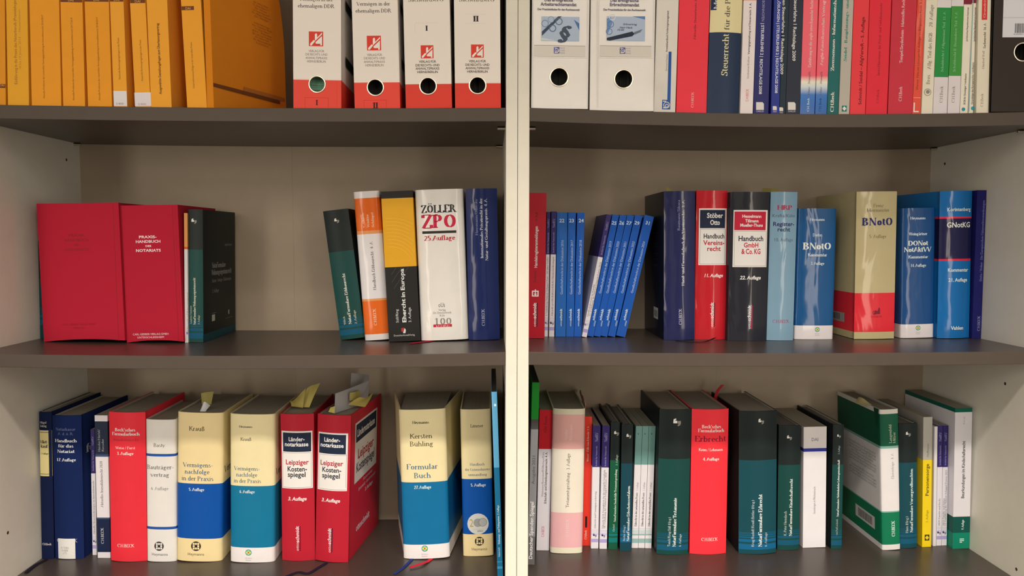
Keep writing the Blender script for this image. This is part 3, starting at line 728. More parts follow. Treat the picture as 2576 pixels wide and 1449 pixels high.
# the last folder: soft, its far top corner slumped forward in a curve
def slumped():
    Y = .008; q = (506, 528, 0, 521, 539, 268.5)
    base, a, t, h = place('UL', q, Y, .297, 0); yaw = math.radians(-19)
    root = empty('course_folder', base, (0, a*.6, yaw)); tag(root, 'slumped orange folder at the right end with curved cover corner and brown stripe', 'folder', 'orange course folders on the upper left shelf')
    d = .168; n = 20; prof = [(0, 0), (d, 0)]
    for i in range(n+1):
        A = math.pi/2*i/n; prof.append((d*.17+(d*.83)*math.cos(A)**.9, .10+(h*1.12-.10)*math.sin(A)))
    prof.append((0, h*1.12)); 
    def shape(mb, x0, x1, m, sc=1.0, bow=.012):
        f = lambda y: bow*math.sin(y/d*math.pi/2)
        P0 = [(x0+f(y)*.6, .0003+y*sc, z*sc+.0006*(1-sc)*100) for y, z in prof]; P1 = [(x1+f(y)*.6, .0003+y*sc, z*sc+.0006*(1-sc)*100) for y, z in prof]
        k = len(prof); mb.mesh(P0+P1, [tuple(range(k))[::-1], tuple(range(k, 2*k))]+[(i, (i+1) % k, (i+1) % k+k, i+k) for i in range(k)], m)
    mc = mat('D07C1E', 'paper')
    mb = MB(); shape(mb, t/2-.0008, t/2, mc); shape(mb, -t/2, -t/2+.0008, mc); mb.box((-t/2, -.0004, 0), (t/2, .0004, h*1.1), mc); mb.build('cover', root, merge=True)
    mb = MB(); shape(mb, -t/2+.0012, t/2-.0012, striped('C9A878', 'A8885C', 900, 'X'), .985); mb.build('page_block', root, merge=True)
    B = Bk(); B.t = t; B.h = h; B.b = 0; B.sy = lambda u: 0; B.sx = lambda y: t/2+.012*math.sin(y/d*math.pi/2)*.6; pr = Print(B)
    z = .030
    pr.rect(-t/2-.0, z, t/2, z+.0055, BR)
    pr.rect(0, z, d*.90, z+.0055, BR, 'R', 12); pr.rect(d*.38, z+.0055, d*.985, z+.0115, 'A8662A', 'R', 10)
    rnd = random.Random(4)
    for k_ in range(14):
        zz = .175-k_*.0042-(.006 if k_ > 5 else 0)
        pr.text('Dr. Notar Referent Tagung'[:rnd.randint(8, 25)], d*.66, zz, .03+.02*rnd.random(), .0022, 0, '8A5220', 'n', 'R')
    pr.mb.build('lettering', root)
slumped()
# ---------------------------------------------------------------- red and white ring binders
def va_logo(x0, y0, x1, y1):
    w_, h_ = x1-x0, y1-y0; f = lambda u, v: (x0+u*w_, y0+v*h_); c = 'E8DACB'
    return [('@', 'emblem'), ('r', x0, y0, x1, y1, 'D2402F'), ('q', [f(.42, .2), f(.48, .14), f(.54, .14), f(.58, .2), f(.58, .42), f(.92, .08), f(.92, .2), f(.42, .66)], c),
            ('q', [f(.08, .9), f(.1, .82), f(.34, .58), f(.44, .66), f(.2, .95), f(.12, .97)], c),
            ('q', [f(.46, .74), f(.92, .32), f(.92, .95), f(.8, .95), f(.8, .84), f(.5, .84)], c), ('@',)]
def verlag(x, ys, w_, font, c):
    L = ('VERLAG FÜR', 'DIE RECHTS- UND', 'ANWALTSPRAXIS', 'HERNE/BERLIN'); W_ = (.70, 1, .98, .86)
    return [('h', t, x, y, w_*f, 5.6, c, font) for t, y, f in zip(L, ys, W_)]
RW, RL = 'E2D3C0', 'DC4434'
GB = 'red and white ring binders on the upper left shelf'
binder('red and white ring binder with green card behind its finger hole', 'UL', (738, 857, 0, 737, 860, 269), .008, 199, RW, RL, (798, 212, 20),
 [('h', 'Vermögen in der', 795, -2, 85, 9.5, '5E5348', 's'), ('h', 'ehemaligen DDR', 795, 15, 92, 9.5, '5E5348', 's')]+va_logo(777, 79, 813, 116)+verlag(796, (128.5, 137, 146, 154.5), 56, 'n', '6E6258')+
 [('r', 767, 245, 826, 245.6, 'B03626'), ('r', 767, 245, 767.6, 271, 'B03626'), ('r', 825.4, 245, 826, 271, 'B03626'), ('r', 847, 205, 847.5, 269, 'C8402F'), ('h', 'I', 797, 258, 5, 13, '3A2424', 'S')],
 side_slots=[(.064, .154), (.064, .073)], sheet='7FB08A', group=GB)
binder('red and white ring binder marked II at the foot, first from the green-filled one', 'UL', (885, 1000, 0, 892, 1007, 269.5), .007, 208, RW, RL, (944.5, 220, 20),
 [('h', 'Vermögen in der', 939, 9.5, 84, 9.5, '5E5348', 's'), ('h', 'ehemaligen DDR', 939, 27, 90, 9.5, '5E5348', 's')]+va_logo(923, 90, 958.5, 127)+verlag(942, (138, 146.5, 155.5, 164), 54, 'n', '6E6258')+
 [('r', 915, 252, 972, 252.6, 'B03626'), ('r', 915, 252, 915.6, 271, 'B03626'), ('r', 971.6, 252, 972.2, 271, 'B03626'), ('h', 'II', 944.5, 265, 13, 14, '3A2424', 'S')],
 side_slots=[(.064, .150), (.064, .070)], group=GB)
binder('red and white ring binder with a single Roman I above its red emblem', 'UL', (1014, 1131, 0, 1021, 1137, 270), .007, 211, RW, 'D23A2A', (1077, 216.5, 20.5),
 [('h', 'SachenRBerG', 1071, -1, 88, 9.5, '7A6A58', 's'), ('h', 'I', 1073, 71, 6, 13, '2E2A30', 'S')]+va_logo(1058.5, 114, 1090.5, 147)+verlag(1075.5, (155, 164, 172.5, 181), 61, 'N', '5A4E44')+
 [('r', 1044, 58, 1102, 58.5, 'CDBEAB'), ('r', 1044, 58, 1044.5, 83, 'CDBEAB')], side_slots=[(.064, .150), (.064, .070)], group=GB)
binder('red and white ring binder with Roman II above its red emblem, next to the divider', 'UL', (1142, 1258, 0, 1145, 1260, 270), .007, 209, RW, 'D23A2A', (1201.5, 215, 20.5),
 [('h', 'SachenRBerG', 1199, -1, 88, 9.5, '7A6A58', 's'), ('h', 'II', 1197, 47, 14, 14, '2E2A30', 'S')]+va_logo(1185, 112, 1217, 145)+verlag(1201, (154, 163, 171.5, 180), 61, 'N', '5A4E44')+
 [('r', 1170, 35.5, 1222, 36, 'CDBEAB'), ('r', 1170, 59, 1222, 59.5, 'CDBEAB')], group=GB)
# ================================================================ upper right shelf
def rp_logo(x0, y0, x1, y1, c='4A4C86', g='DDD2C0'):
    w_, h_ = x1-x0, y1-y0; m = (x0+x1)/2
    return [('@', 'emblem'), ('r', x0, y0, x1, y1, c), ('o', m+w_*.05, y0+h_*.55, w_*.40, g, .78), ('o', m+w_*.08, y0+h_*.62, w_*.22, g, .6), ('r', x0+w_*.1, y0+h_*.1, m, y0+h_*.2, g), ('r', x0+w_*.12, y0+h_*.78, x0+w_*.5, y0+h_*.9, g), ('@',)]
WH = 'E3D8C8'
def white_binder(label, q, ring, px0, px1, dy, title, tw, pic, group):
    xm = (px0+px1)/2
    P = [('h', 'Das erfolgreiche', xm-3, 1+dy, 72, 7, '6A6070', 'N'), ('h', title, xm-3, 11.5+dy, tw, 8, '6A6070', 'N'), ('h', 'Der Praxisleitfaden für den Rechtsanwalt', xm-3, 24.5+dy, 106, 5, '6A6468', 'N')]
    P += pic+[('r', px0, 114+dy, px1, 115+dy, '7E766A'), ('r', px0, 115+dy, px1, 142+dy, 'D2C6B4')]+rp_logo(xm-15, 119+dy, xm-1, 135+dy)+[('h', t, xm+6.5, 122+k*6+dy, 13, 3.6, '7A7490', 'n') for k, t in enumerate(('RECHT', 'UND', 'PRAXIS'))]
    rib = [('r', px0-9, y, px0-3, y+.6, 'C6BAA8') for y in range(2, 270, 3)] + [('r', px1+4, y, px1+8, y+.6, 'CBBFAE') for y in range(2, 270, 3)]
    return binder(label, 'UR', q, .008, 0, WH, WH, ring, rib+P, fin='satin', pocket=(px0-3, -60, px1+3, 145+dy, 'DED4C4', 0, 0), group=group)
pic1 = [('@', 'picture'), ('r', 1362, 42, 1457, 103, 'A9B4BE'), ('q', [(1363, 80), (1404, 42), (1413, 42), (1363, 91)], '3E4A58'), ('o', 1371, 60, 9, '6E8296', .8), ('o', 1390, 72, 9, '54687E', .75), ('o', 1406, 55, 9, '5A6C80', .75), ('o', 1386, 50, 8, '7E90A2', .8),
        ('h', '§', 1417, 82, 30, 30, '48525C', 'i'), ('q', [(1443, 50), (1457, 60), (1457, 78)], '4E6E96'), ('q', [(1362, 95), (1362, 103), (1400, 103)], 'C4C8C6'), ('@',)]
white_binder('white ring binder with a paragraph-sign picture, next to the divider', (1340, 1482, 0, 1335, 1480, 273), (1406.5, 194, 22.5), 1344, 1472, 0, 'Arbeitsrechtsmandat', 90, pic1, 'white ring binders with picture cards')
pic2 = [('@', 'picture'), ('r', 1526, 42, 1622, 103, 'AAB3C0'), ('q', [(1526, 102), (1526, 96), (1590, 80), (1596, 86), (1590, 92), (1534, 103)], '2E343E'), ('q', [(1594, 82), (1616, 74), (1610, 82), (1596, 88)], '6A7078'), ('q', [(1526, 48), (1536, 44), (1540, 60), (1526, 90)], '6C88B0'),
        ('o', 1540, 44, 8, 'D2D6DA', .8), ('o', 1536, 62, 8, '54708E', .8), ('o', 1532, 80, 8, '54708E', .8), ('v', '', 0, 1, 0, 1, '3A3E4A', 'i'), ('q', [(1590, 42), (1622, 42), (1622, 50)], '5A7AA8')]
pic2 = [p for p in pic2 if p[0] != 'v']+[('h', 'Erbvertrag', 1584, 62, 34, 4.5, '4A4E5C', 'i'), ('h', 'Herr Hack', 1574, 70, 32, 4.5, '4A4E5C', 'i'), ('h', '10.00', 1560, 76, 18, 4.5, '4A4E5C', 'i'), ('@',)]
white_binder('white ring binder with a fountain-pen picture', (1486, 1649, 0, 1484, 1643.5, 276), (1568.5, 199, 22.5), 1509, 1638, 1, 'Erbrechtsmandat', 74, pic2, 'white ring binders with picture cards')
def ur(label, q, Y, bands, prints, **k):
    k.setdefault('kind', 'soft'); k.setdefault('H', .24); k.setdefault('d', .16)
    return book(label, 'UR', q, bands, prints, Y=Y, group='books on the upper right shelf', **k)
ur('grey plastic folder with a blue bar on its spine, beside white binder', (1652, 1708, 0, 1645, 1698, 279), .012, ['CFC4B2'],
 [('v', 'Emmert/Huber', 1677, 178, 136, 4.6, '6A6258', 'n'), ('v', 'Anwaltshandbuch Forderungsmanagement', 1678.5, 131, 27, 4.8, '564C44', 'N'), ('q', [(1682, 130), (1689.5, 130), (1686, 275), (1678, 275)], '2C5490')]+rp_logo(1665.5, 251, 1686, 275, '2C5490', 'CFC4B2'), H=.305, d=.22, fin='gloss')
ur('bright red thick paperback of current tax texts', (1709, 1785, 0, 1701, 1777, 283), .016, ['EA3440'], [('v', 'Aktuelle Steuertexte 2013', 1749, 100, -18, 5.6, '7C2A2C', 's'), ('v', 'C.H.BECK', 1742, 271, 232, 6, 'E8B8A8', 's')], H=.235)
ur('navy and cream hardcover with large tax-law title', (1790.5, 1869, 0, 1779, 1859, 283.5), .014, ['26344A', (81, 'DCCB95')],
 [('v', 'Steuerrecht', 1824, 191, 85, 16, 'D9CF9A', 's'), ('v', 'für die Praxis', 1830.5, 76, -46, 13, '5E5648', 's'), ('r', 1791, -60, 1805, 24, '24304A'), ('v', 'Memento', 1802, 22, -60, 8, 'DDD6C8', 's')], H=.25, kind='hard', fin='satin', bulge=.004)
ur('thin white paperback with red publisher name between navy and dark blue spines', (1871.5, 1903, 0, 1861.5, 1893.5, 284), .016, ['E2D2C8', (2, 'E8A898')],
 [('v', 'Sontheimer/Kollmar', 1882, 198, 141, 4.6, '5E5450', 'n'), ('v', 'Vertragsgestaltung und Steuerrecht  3. A.', 1885.5, 137, 7, 4.8, '4A4040', 'N'), ('v', 'C.H.BECK', 1879.5, 256, 224, 6.5, 'CC4A40', 'n')], H=.225)
def gabler(x0, y0, s): return [('@', 'emblem'), ('q', [(x0, y0), (x0+s*.82, y0), (x0+s, y0+s*.2), (x0+s, y0+s), (x0, y0+s)], 'D8CDBE'), ('h', 'GABLER', x0+s/2, y0+s+3.5, s, 4, 'C4BCB8', 'n'), ('@',)]
ur('wide violet-blue textbook with white page emblem at its foot', (1903.5, 1941, 0, 1895, 1933, 284.5), .018, ['26285E'],
 [('d', 'BORNHOFEN', 1920, 1, 54, 6.5, '9A9CB4', 'n'), ('d', '| STEUERLEHRE 2 |', 1917.5, 58, 144, 7, 'CFCBC8', 'N'), ('d', 'RECHTSLAGE 2008', 1914, 148, 237, 7, 'CFCBC8', 'N')]+gabler(1902, 257, 19.5), H=.24)
ur('narrow bright blue solutions book beside the violet-blue textbook', (1947, 1968.5, 0, 1940, 1959, 284.5), .018, ['283480'],
 [('d', 'LÖSUNGEN | STEUERLEHRE 2 | RECHTSLAGE 2008', 1956, -2, 235, 6.5, 'CFCBC8', 'N')]+gabler(1944, 267, 10), H=.24)
ur('narrow black-green solutions book between two blue-black spines', (1970, 1985, 0, 1961, 1975, 284.8), .018, ['1E2E36'],
 [('d', 'Lösungen Steuerlehre 1 Rechtslage 2009', 1970, -40, 188, 7, 'D2CBBE', 'N')]+gabler(1960.5, 270, 9.5), H=.24)
ur('blue-black tax textbook with white page emblem at its foot', (1986, 2020.5, 0, 1976, 2011.5, 285), .018, ['272C38'], [('d', 'Steuerlehre 1 Rechtslage 2009', 1999.5, -8, 154, 8, 'D2CBBE', 'N')]+gabler(1982, 257, 19.5), H=.24)
def flagbook(label, q, xt, dark, t1, y1):
    base, a, t, h = place('UR', q, .018, .24, 0)
    inv0 = (Matrix.Translation(base) @ Euler((0, a, 0)).to_matrix().to_4x4()).inverted(); zz = lambda y: (inv0 @ at(q[3], y, .018)).z
    m = ramped([(0, '2E5E9E'), (zz(238), '3A70AE'), (zz(218), 'C8CCC4'), (zz(206), 'E2D6BC'), (zz(190), 'E8485A'), (h, 'E83A48')], 'gloss', name='printed_gradient')
    return ur(label, q, .018, ['E83A48'], [('v', 'C.H. Beck', xt-7, 281, 247, 5.5, dark, 'S'), ('v', '· Manz · Stämpfli', xt-5, 243, 180, 5, '6E5A60', 's'), ('v', t1, xt, y1, -30, 7.5, 'E8C8BC', 's')], cover_mat=m, H=.24)
flagbook('wider red, white and blue paperback on Anglo-American law', (2022, 2058, 0, 2012, 2049, 285), 2040, 'B8CAD8', 'Einführung in die anglo-amerikanische Rechtssprache', 170)
flagbook('narrower red, white and blue paperback on Anglo-American contract law', (2061, 2090, 0, 2051, 2079, 285), 2070, '24507E', 'Anglo-Amerikanisches Vertragsrecht', 165)
ur('teal green reference paperback with bold white lettering', (2091, 2119, 0, 2080.5, 2108, 285), .018, ['17605A'], [('v', 'C.H.Beck', 2093.5, 282, 232, 8.5, 'E2DCC8', 'S'), ('v', 'Zwernemann · Informationshandbuch', 2098, 179, -50, 8, 'E2DCC8', 'S')], H=.24)
ur('grey paperback with teal lettering and diamond emblem', (2121, 2147.5, 0, 2110.5, 2136, 285), .016, ['B4A896'], [('v', 'Seidel · Bauplanungs- und Baurecht', 2130, 155, -60, 7, '3E8A78', 'S'), ('r', 2117.5, 265.5, 2130, 280.5, '1E7468'), ('q', [(2124, 267), (2129, 273), (2124, 279), (2119, 273)], 'DDD4C4')], H=.24)
ur('bright red book on general administrative law with black sans title', (2148.5, 2187, 0, 2138, 2176, 284.5), .018, ['E23A3E'], [('v', 'Schmidt / Seidel – AllgVerwR – 5. Auflage', 2167, 264, 43, 7.5, '7A2028', 'N')], H=.24)
ur('wide scarlet book with faint dark lettering between two red neighbours', (2189, 2242, 0, 2177.5, 2231, 284.5), .018, ['DC2836'], [('v', 'C.H.Beck', 2208, 260, 225, 6, 'A02430', 's'), ('v', 'Jarass/Hausmann  Int. Privat- und Verfahrensrecht', 2213, 191, 8, 6, '96222E', 's')], H=.24)
ur('crimson paperback with white serif lettering on substantive law', (2243.5, 2308, 0, 2235, 2293, 284.5), .018, ['C42E3C'], [('v', 'C.H.Beck', 2265, 255, 218, 8, 'E0BCB4', 's'), ('v', 'Tempel/Seyderheim · Materielles Recht im Zivilprozess', 2271, 159, -70, 7.5, 'E4C4BC', 's')], H=.24)
ur('narrow orange-red casebook with white corner mark at its foot', (2309.5, 2326.5, 0, 2294, 2316, 284), .018, ['DC4A32'], [('v', 'Werner  Fälle mit Lösungen für Anfänger im Bürgerlichen Recht  9. A.', 2312, 227, -5, 5.5, '7A2A20', 'n'), ('r', 2295, 245, 2317, 246, 'E8B0A0'), ('r', 2298, 258, 2301, 282, 'ECD8CC'), ('r', 2298, 279, 2311, 282, 'ECD8CC')], H=.22, fin='gloss')
ur('cream paperback with grey lettering, 20th edition civil code primer', (2330.5, 2358, 0, 2318, 2345.5, 284), .016, ['DDD0B2'], [('v', 'Brox', 2335, 212, 188, 8.5, '7A7060', 's'), ('v', 'Allg. Teil des BGB', 2339, 174, 82, 8.5, '7A7060', 's'), ('v', '20. Auflage', 2342.5, 68, 12, 8.5, '7A7060', 's'), ('o', 2333.5, 232, 9, '8A8070', .82), ('c', 2334, 231, 5, '8A8070')], H=.22)
SG = '2E8A3E'
for lab_, q_, x_, ys_, g_, t_ in (('white book with darker green panel on general law of obligations', (2359, 2393, 0, 2346.5, 2382, 283), 2373, (19, 194), '24853C', 'Schuldrecht I  Allgemeiner Teil  11. A'),
                                  ('white book with lighter green panel on special law of obligations', (2395, 2424, 0, 2383, 2414, 283), 2403, (15.5, 191), '3F8C38', 'Schuldrecht II  Besonderer Teil  9. A')):
    ur(lab_, q_, .016, ['D6C8C0', (ys_[1], g_), (ys_[0], 'D9CCC2')], [('v', t_, x_, 181, 30, 6, '8CB88A', 's'), ('v', 'C.H.Beck', x_-5, 259, 217, 7.5, '8A7C72', 's')], H=.22)
for lab_, q_, cx_, cy_, t_, w2 in (('thin cream booklet with a teal disc, touching the green-panelled books', (2425.5, 2445, 0, 2415, 2434, 282), 2423.5, 275, 'BGB für Einsteiger / minibasics', 0),
                               ('thin cream booklet with a teal disc and grey-green stripe down its left edge', (2446, 2454, 0, 2435, 2449, 282), 2447, 272.5, 'Grundzüge des Europarechts / minibasics', 1)):
    ur(lab_, q_, .018, ['E0D3B8', (11 if not w2 else 8, '7A2030')], [('v', t_, 2446.5 if w2 else 2427.5, 263, 157 if w2 else 185, 4.5, '4A443C', 'N'), ('v', 'Juristisches Repetitorium hemmer', 2452 if w2 else 2433.5, 104, 18, 4, '4A443C', 'N'), ('c', cx_, cy_, 4.6, '2E8C94')]+([('q', [(2446.5, 0), (2449, 0), (2438.5, 281), (2435.5, 281)], '8AA29A')] if w2 else []), H=.20)
ur('cream paperback with small red title patch, last before black binder', (2462.5, 2492.5, 0, 2455.5, 2487, 281.5), .014, ['DCCDB0'], [('r', 2470.5, -60, 2484.5, 50, 'D23A38'), ('v', 'Grundrisse des Rechts', 2477.5, 45, -70, 5.5, 'E8B8A0', 's'), ('v', 'Manfred Wolf', 2473.5, 173, 128, 5.5, '8A7C66', 's'), ('v', 'Sachenrecht  16. A.', 2477, 122, 57, 6, '6A5C4C', 'S'), ('v', 'C.H.Beck', 2470, 269, 236, 6.5, '8A7A5E', 's')], H=.235)
binder('black ring binder with white label at the far right end', 'UR', (2501, 2643, 0, 2493, 2632, 281), .009, 0, '2E2620', '2E2620', (2572.5, 131, 21.5), [('r', 2524, -60, 2640, 94, 'D2CCC8'), ('r', 2524, 44, 2640, 44.7, '8A8680'), ('bar', 2553, 59, 2590, 83), ('h', '4 009811 5', 2566, 86, 34, 3, '4A4644', 'n')], fin='satin')
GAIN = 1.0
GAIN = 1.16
# ================================================================ middle left shelf
def ml(label, q, bands, prints=(), **k):
    k.setdefault('group', 'books on the middle left shelf'); return book(label, 'ML', q, bands, prints, **k)
GT, GL, TL_ = '1E2624', '17433C', '155268'      # green form books: dark head, green body, teal foot bands
def green(label, sh, q, yb, prints, f=1.0, foot=None, body=GL, head=GT, bandc=TL_, cm=None, mark=None, **k):
    foot = foot or q[5]-36*f*1.6
    pr = stripes(q[3]-30, q[4]+30, foot-20*f, bandc, f)
    if mark: pr += comma(*mark)
    k.setdefault('kind', 'hard'); k.setdefault('board', '171D1C')
    return book(label, sh, q, [body, (yb, head)], pr+list(prints), **k)
green('dark green book half hidden behind the red vinyl binder, by the left side wall', 'ML', (95, 114, 606, 102, 118, 852), 700, [('v', 'NotarFormulare Erbrecht', 109, 812, 700, 5, 'A8A488', 'S')], group='books on the middle left shelf', d=.14, bulge=0, body='12403F')
RV = 'B32233'
vb = dict(fin='cloth', kind='jacket', ov=.004, group='red vinyl binders', name='vinyl_binder', cat='ring binder', bulge=.0015, page='8E8272', gap=.0025)
ml('wide red vinyl binder with faded dark lettering', (89, 298, 511, 111, 312, 862.5), [RV],
 [('h', 'PRAXIS', 192, 592, 40, 6.5, '8C1D28', 'N'), ('h', 'HANDBUCH', 192, 604, 62, 6.5, '8C1D28', 'N'), ('h', 'DES', 192, 616, 14, 5, '8C1D28', 'N'), ('h', 'NOTARIATS', 193, 628, 62, 6.5, '8C1D28', 'N'),
  ('h', 'CARL GERBER VERLAG GMBH', 199, 816, 84, 4.6, '7C1A22', 'n'), ('h', 'MÜNCHEN', 199, 825, 28, 4.6, '7C1A22', 'n'), ('q', [(283, 512), (284.5, 512), (298.8, 857), (297.3, 857)], '9A1A26')], arch=.0035, d=.17, **vb)
ml('narrower red vinyl binder with bright white lettering', (303, 444, 516, 317, 463, 863.5), [RV],
 [('h', 'PRAXIS-', 371.5, 596, 45, 6.5, 'E8DCD8', 'N'), ('h', 'HANDBUCH', 372.5, 607.5, 63, 6.5, 'E8DCD8', 'N'), ('h', 'DES', 373, 619, 15, 4.6, 'E8DCD8', 'N'), ('h', 'NOTARIATS', 373, 630, 63, 6.5, 'E8DCD8', 'N'),
  ('h', 'CARL GERBER VERLAG GMBH', 379, 840.5, 91, 4.8, 'E0C8C4', 'n'), ('h', 'UNTERSCHLEISSHEIM', 379, 848.5, 68, 4.8, 'E0C8C4', 'n'), ('q', [(304, 518), (305.5, 518), (318.8, 858), (317.3, 858)], '961A25'),
  ('q', [(432, 517), (433.5, 517), (449.8, 858), (448.3, 858)], '961A25'), ('q', [(438, 517), (439, 517), (456.8, 858), (455.8, 858)], 'A01C28')], arch=.0035, d=.17, **vb)
ml('thin orange and white booklet squeezed between red binder and dark green book', (462, 472, 536, 466, 472.5, 857.5), ['D2C7BF', (627, 'C05A1C'), (621, 'D28C4C')],
 [('v', 'Erbbaurecht und Wohnungseigentum', 472.5, 834, 735, 4.5, '6E665E', 'n'), ('v', '9', 472, 843, 836, 6, '5A5AA0', 'i')], kind='soft', fin='satin', d=.14, Y=.137)
g4 = green('dark green book on condominium law showing its whole front cover', 'ML', (474, 508, 526.5, 475, 512, 862), 628,
 [('v', 'Langhein/Naumann', 479.5, 815, 769, 4.6, 'B8B49C', 's'), ('v', 'NotarFormulare Wohnungseigentumsrecht', 489, 817, 699, 6.2, 'C8C4A8', 'S'), ('v', '2. Auflage', 500, 816, 793, 4.6, 'B8B49C', 's')], mark=(488, 556, 13),
 group='books on the middle left shelf', d=.158, bulge=.001, page='6E6452', foot=828,
 side=[('R', 'r', .0, .0, 1, .06, '164248'), ('R', 'h', 'Langhein/Naumann', .77, .735, .24, .0042, '8C8C84', 's'), ('R', 'h', 'NotarFormulare', .47, .575, .42, .009, 'A8A498', 's'), ('R', 'h', 'Wohnungseigentumsrecht', .56, .52, .62, .009, 'A8A498', 's'),
       ('R', 'h', 'Muster · Verträge · Erläuterungen', .56, .455, .60, .006, '8A877C', 's'), ('R', 'h', '2. Auflage', .36, .375, .2, .006, '8A877C', 's'), ('R', 'r', .25, .14, .34, .19, 'B8B4A4'), ('R', 'r', .25, .20, .38, .203, '8A877C'), ('R', 'r', .76, .16, .79, .195, 'C8C4B4'), ('R', 'r', .66, .13, .9, .1325, '8A877C')])
green('dark green book leaning left, at the right edge of the gap', 'ML', (808, 877, 528, 858, 916.5, 856.5), 631,
 [('v', 'Wilsch', 866, 817, 796, 5, 'C8C4B0', 's'), ('v', 'NotarFormulare Erbbaurecht', 872.5, 817, 687, 7.5, 'D2CDB8', 'S'), ('v', '2. Auflage', 893, 815, 780, 5.5, 'C8C4B0', 's')], mark=(847, 555, 12), group='books on the middle left shelf', d=.155, foot=826, f=1.0)
ml('orange and white hardcover on leasehold law', (885, 955.5, 481, 920, 979, 858), ['DCD0C6', (841, 'E0641C'), (757, 'DE9258'), (751.5, 'E0D6CE'), (588, 'DE9258'), (579.5, 'E0641C'), (497, 'DCD0C6')],
 [('v', 'v. Oefele', 913, 573, 535, 6, 'E8C8A8', 's'), ('v', 'Winkler', 925, 572, 539, 6, 'E8C8A8', 's'), ('v', 'Schlögel', 937, 572, 534, 6, 'E8C8A8', 's'), ('v', 'Handbuch Erbbaurecht · 6. A.', 938, 730, 606, 7.5, '5A5650', 's'), ('v', 'C.H.BECK', 943, 819, 777, 7.5, 'E8CCB0', 's')], fin='gloss', d=.155)
arcs = []
for k_ in range(9):
    r_ = 70+k_*9; P_ = []
    for i_ in range(13):
        A_1 = math.radians(205+i_*11.5); x_ = 985+r_*math.cos(A_1)*.85; y_ = 690+r_*math.sin(A_1)
        if 960+(y_-480)*.059 < x_ < 1036.5+(y_-480)*.048 and 520 < y_ < 668: P_.append((x_, y_))
    for p_, q_ in zip(P_, P_[1:]): arcs.append(('q', [p_, q_, (q_[0], q_[1]+.8), (p_[0], p_[1]+.8)], 'F0BC48'))
ml('black and yellow hardcover on marriage law in Europe', (957, 1038.5, 480.5, 979.5, 1056, 861), ['252320', (671, 'E2A224'), (498, '262220')],
 arcs+[('v', 'Süß/Ring', 999, 812, 778, 6.5, 'D2CCC2', 'n'), ('v', 'Ehercht in Europa', 1014, 812, 676, 9.5, 'E4DFD6', 'N'), ('v', '3. Auflage', 1030.5, 811, 773, 6.5, 'D2CCC2', 'n'), ('q', [(1009, 826), (1016, 824), (1018, 836), (1010, 834)], 'A83A34'), ('q', [(1018, 825), (1021, 830), (1020, 838), (1014, 838)], 'D8D2C8'), ('h', 'DeutscherAnwaltVerlag', 1017, 843, 53, 4.6, 'C8C2B8', 'n')]
 +[('q', [(x, 673), (x+1, 673), (e_+1, 673+(x-e_)*1.5), (e_, 673+(x-e_)*1.5)], '55504A') for x, e_ in ((996, 984), (1010, 985), (1026, 990))], fin='satin', kind='soft', ov=.0005, d=.16)
m8 = ml('thick white commentary with large red three-letter title', (1040, 1167, 476, 1061.5, 1175.5, 859), ['E4DACA'],
 [('h', 'ZÖLLER', 1103, 525, 88, 19, '3C3C3C', 'X'), ('h', 'ZPO', 1104.5, 556.5, 88, 33, 'C42A44', 'X'), ('r', 1062, 582, 1148, 588.5, '34322E'), ('h', '25.Auflage', 1105.5, 598.5, 78, 12, 'B83A44', 'S'),
  ('h', 'oUs', 1111, 767, 17, 11, '4A4640', 'n'), ('h', 'Verlag', 1112, 779.5, 18, 5, '5E5850', 'n'), ('h', 'Dr.OttoSchmidt', 1112.5, 786.5, 46, 5.4, '5E5850', 'n'), ('h', 'Köln', 1112.5, 793.5, 13, 5, '5E5850', 'n'), ('h', '100', 1113.5, 808, 46, 16, '8A8478', 's'), ('r', 1090, 816.5, 1137, 823.5, 'BE2A40'), ('h', 'JAHRE', 1113.5, 820, 36, 4.5, 'E0B0A8', 's')],
 kind='jacket', fin='gloss', d=.16)
ml('tall dark blue book with silver lettering, next to the divider', (1169, 1252, 474, 1181.5, 1255.5, 857), ['1B2A5C'],
 [('v', 'Hausmann/Odersky', 1198, 592, 500, 6.5, '8E90A8', 's'), ('v', 'Internationales Privatrecht in der', 1211, 650, 499, 7, 'C8C6C8', 'S'), ('v', 'Notar- und Gestaltungspraxis  4. A.', 1223, 656, 499, 7, 'C8C6C8', 'S'), ('v', 'C.H.BECK', 1215.5, 820, 778, 7.5, 'B8B6B8', 's')], kind='hard', fin='gloss', d=.16)
pf = lambda sh, x, y, e=.001: on_floor(sh, x, y)+Vector((0, 0, e))
ribbon(m8, smooth_pts([pf('ML', 1092, 856), pf('ML', 1080, 860), pf('ML', 1062, 862), pf('ML', 1033, 866)]), .009, 'A01C30', lab='short red ribbon bookmark on the shelf')
# ================================================================ middle right shelf
MRG = 'books on the middle right shelf'
def mr(label, q, bands, prints=(), **k):
    k.setdefault('group', MRG); return book(label, 'MR', q, bands, prints, **k)
mr('flat-spined red paperback on commercial register filings, next to the divider', (1325, 1376, 485, 1323, 1368.5, 852), ['B41A28'],
 [('v', 'Gustavus', 1345, 711, 681, 7, '6E2024', 'n'), ('v', 'Handelsregisteranmeldungen', 1348.5, 674, 569, 7.5, 'DEC6BE', 'N'), ('v', '10. Aufl.', 1349.5, 559, 532, 6.5, '5E1C20', 'n'), ('r', 1338, 731, 1355, 746, 'E8DCD6'), ('r', 1341, 734, 1352, 743, 'B41A28'), ('r', 1345.5, 728, 1348, 741, 'E8DCD6'), ('q', [(1342.5, 739), (1351, 739), (1346.8, 744)], 'E8DCD6')]+otto(1345, 822, 762, 8), kind='soft', d=.15, fin='satin')
NV, NW = '352A60', 'DAD0CC'
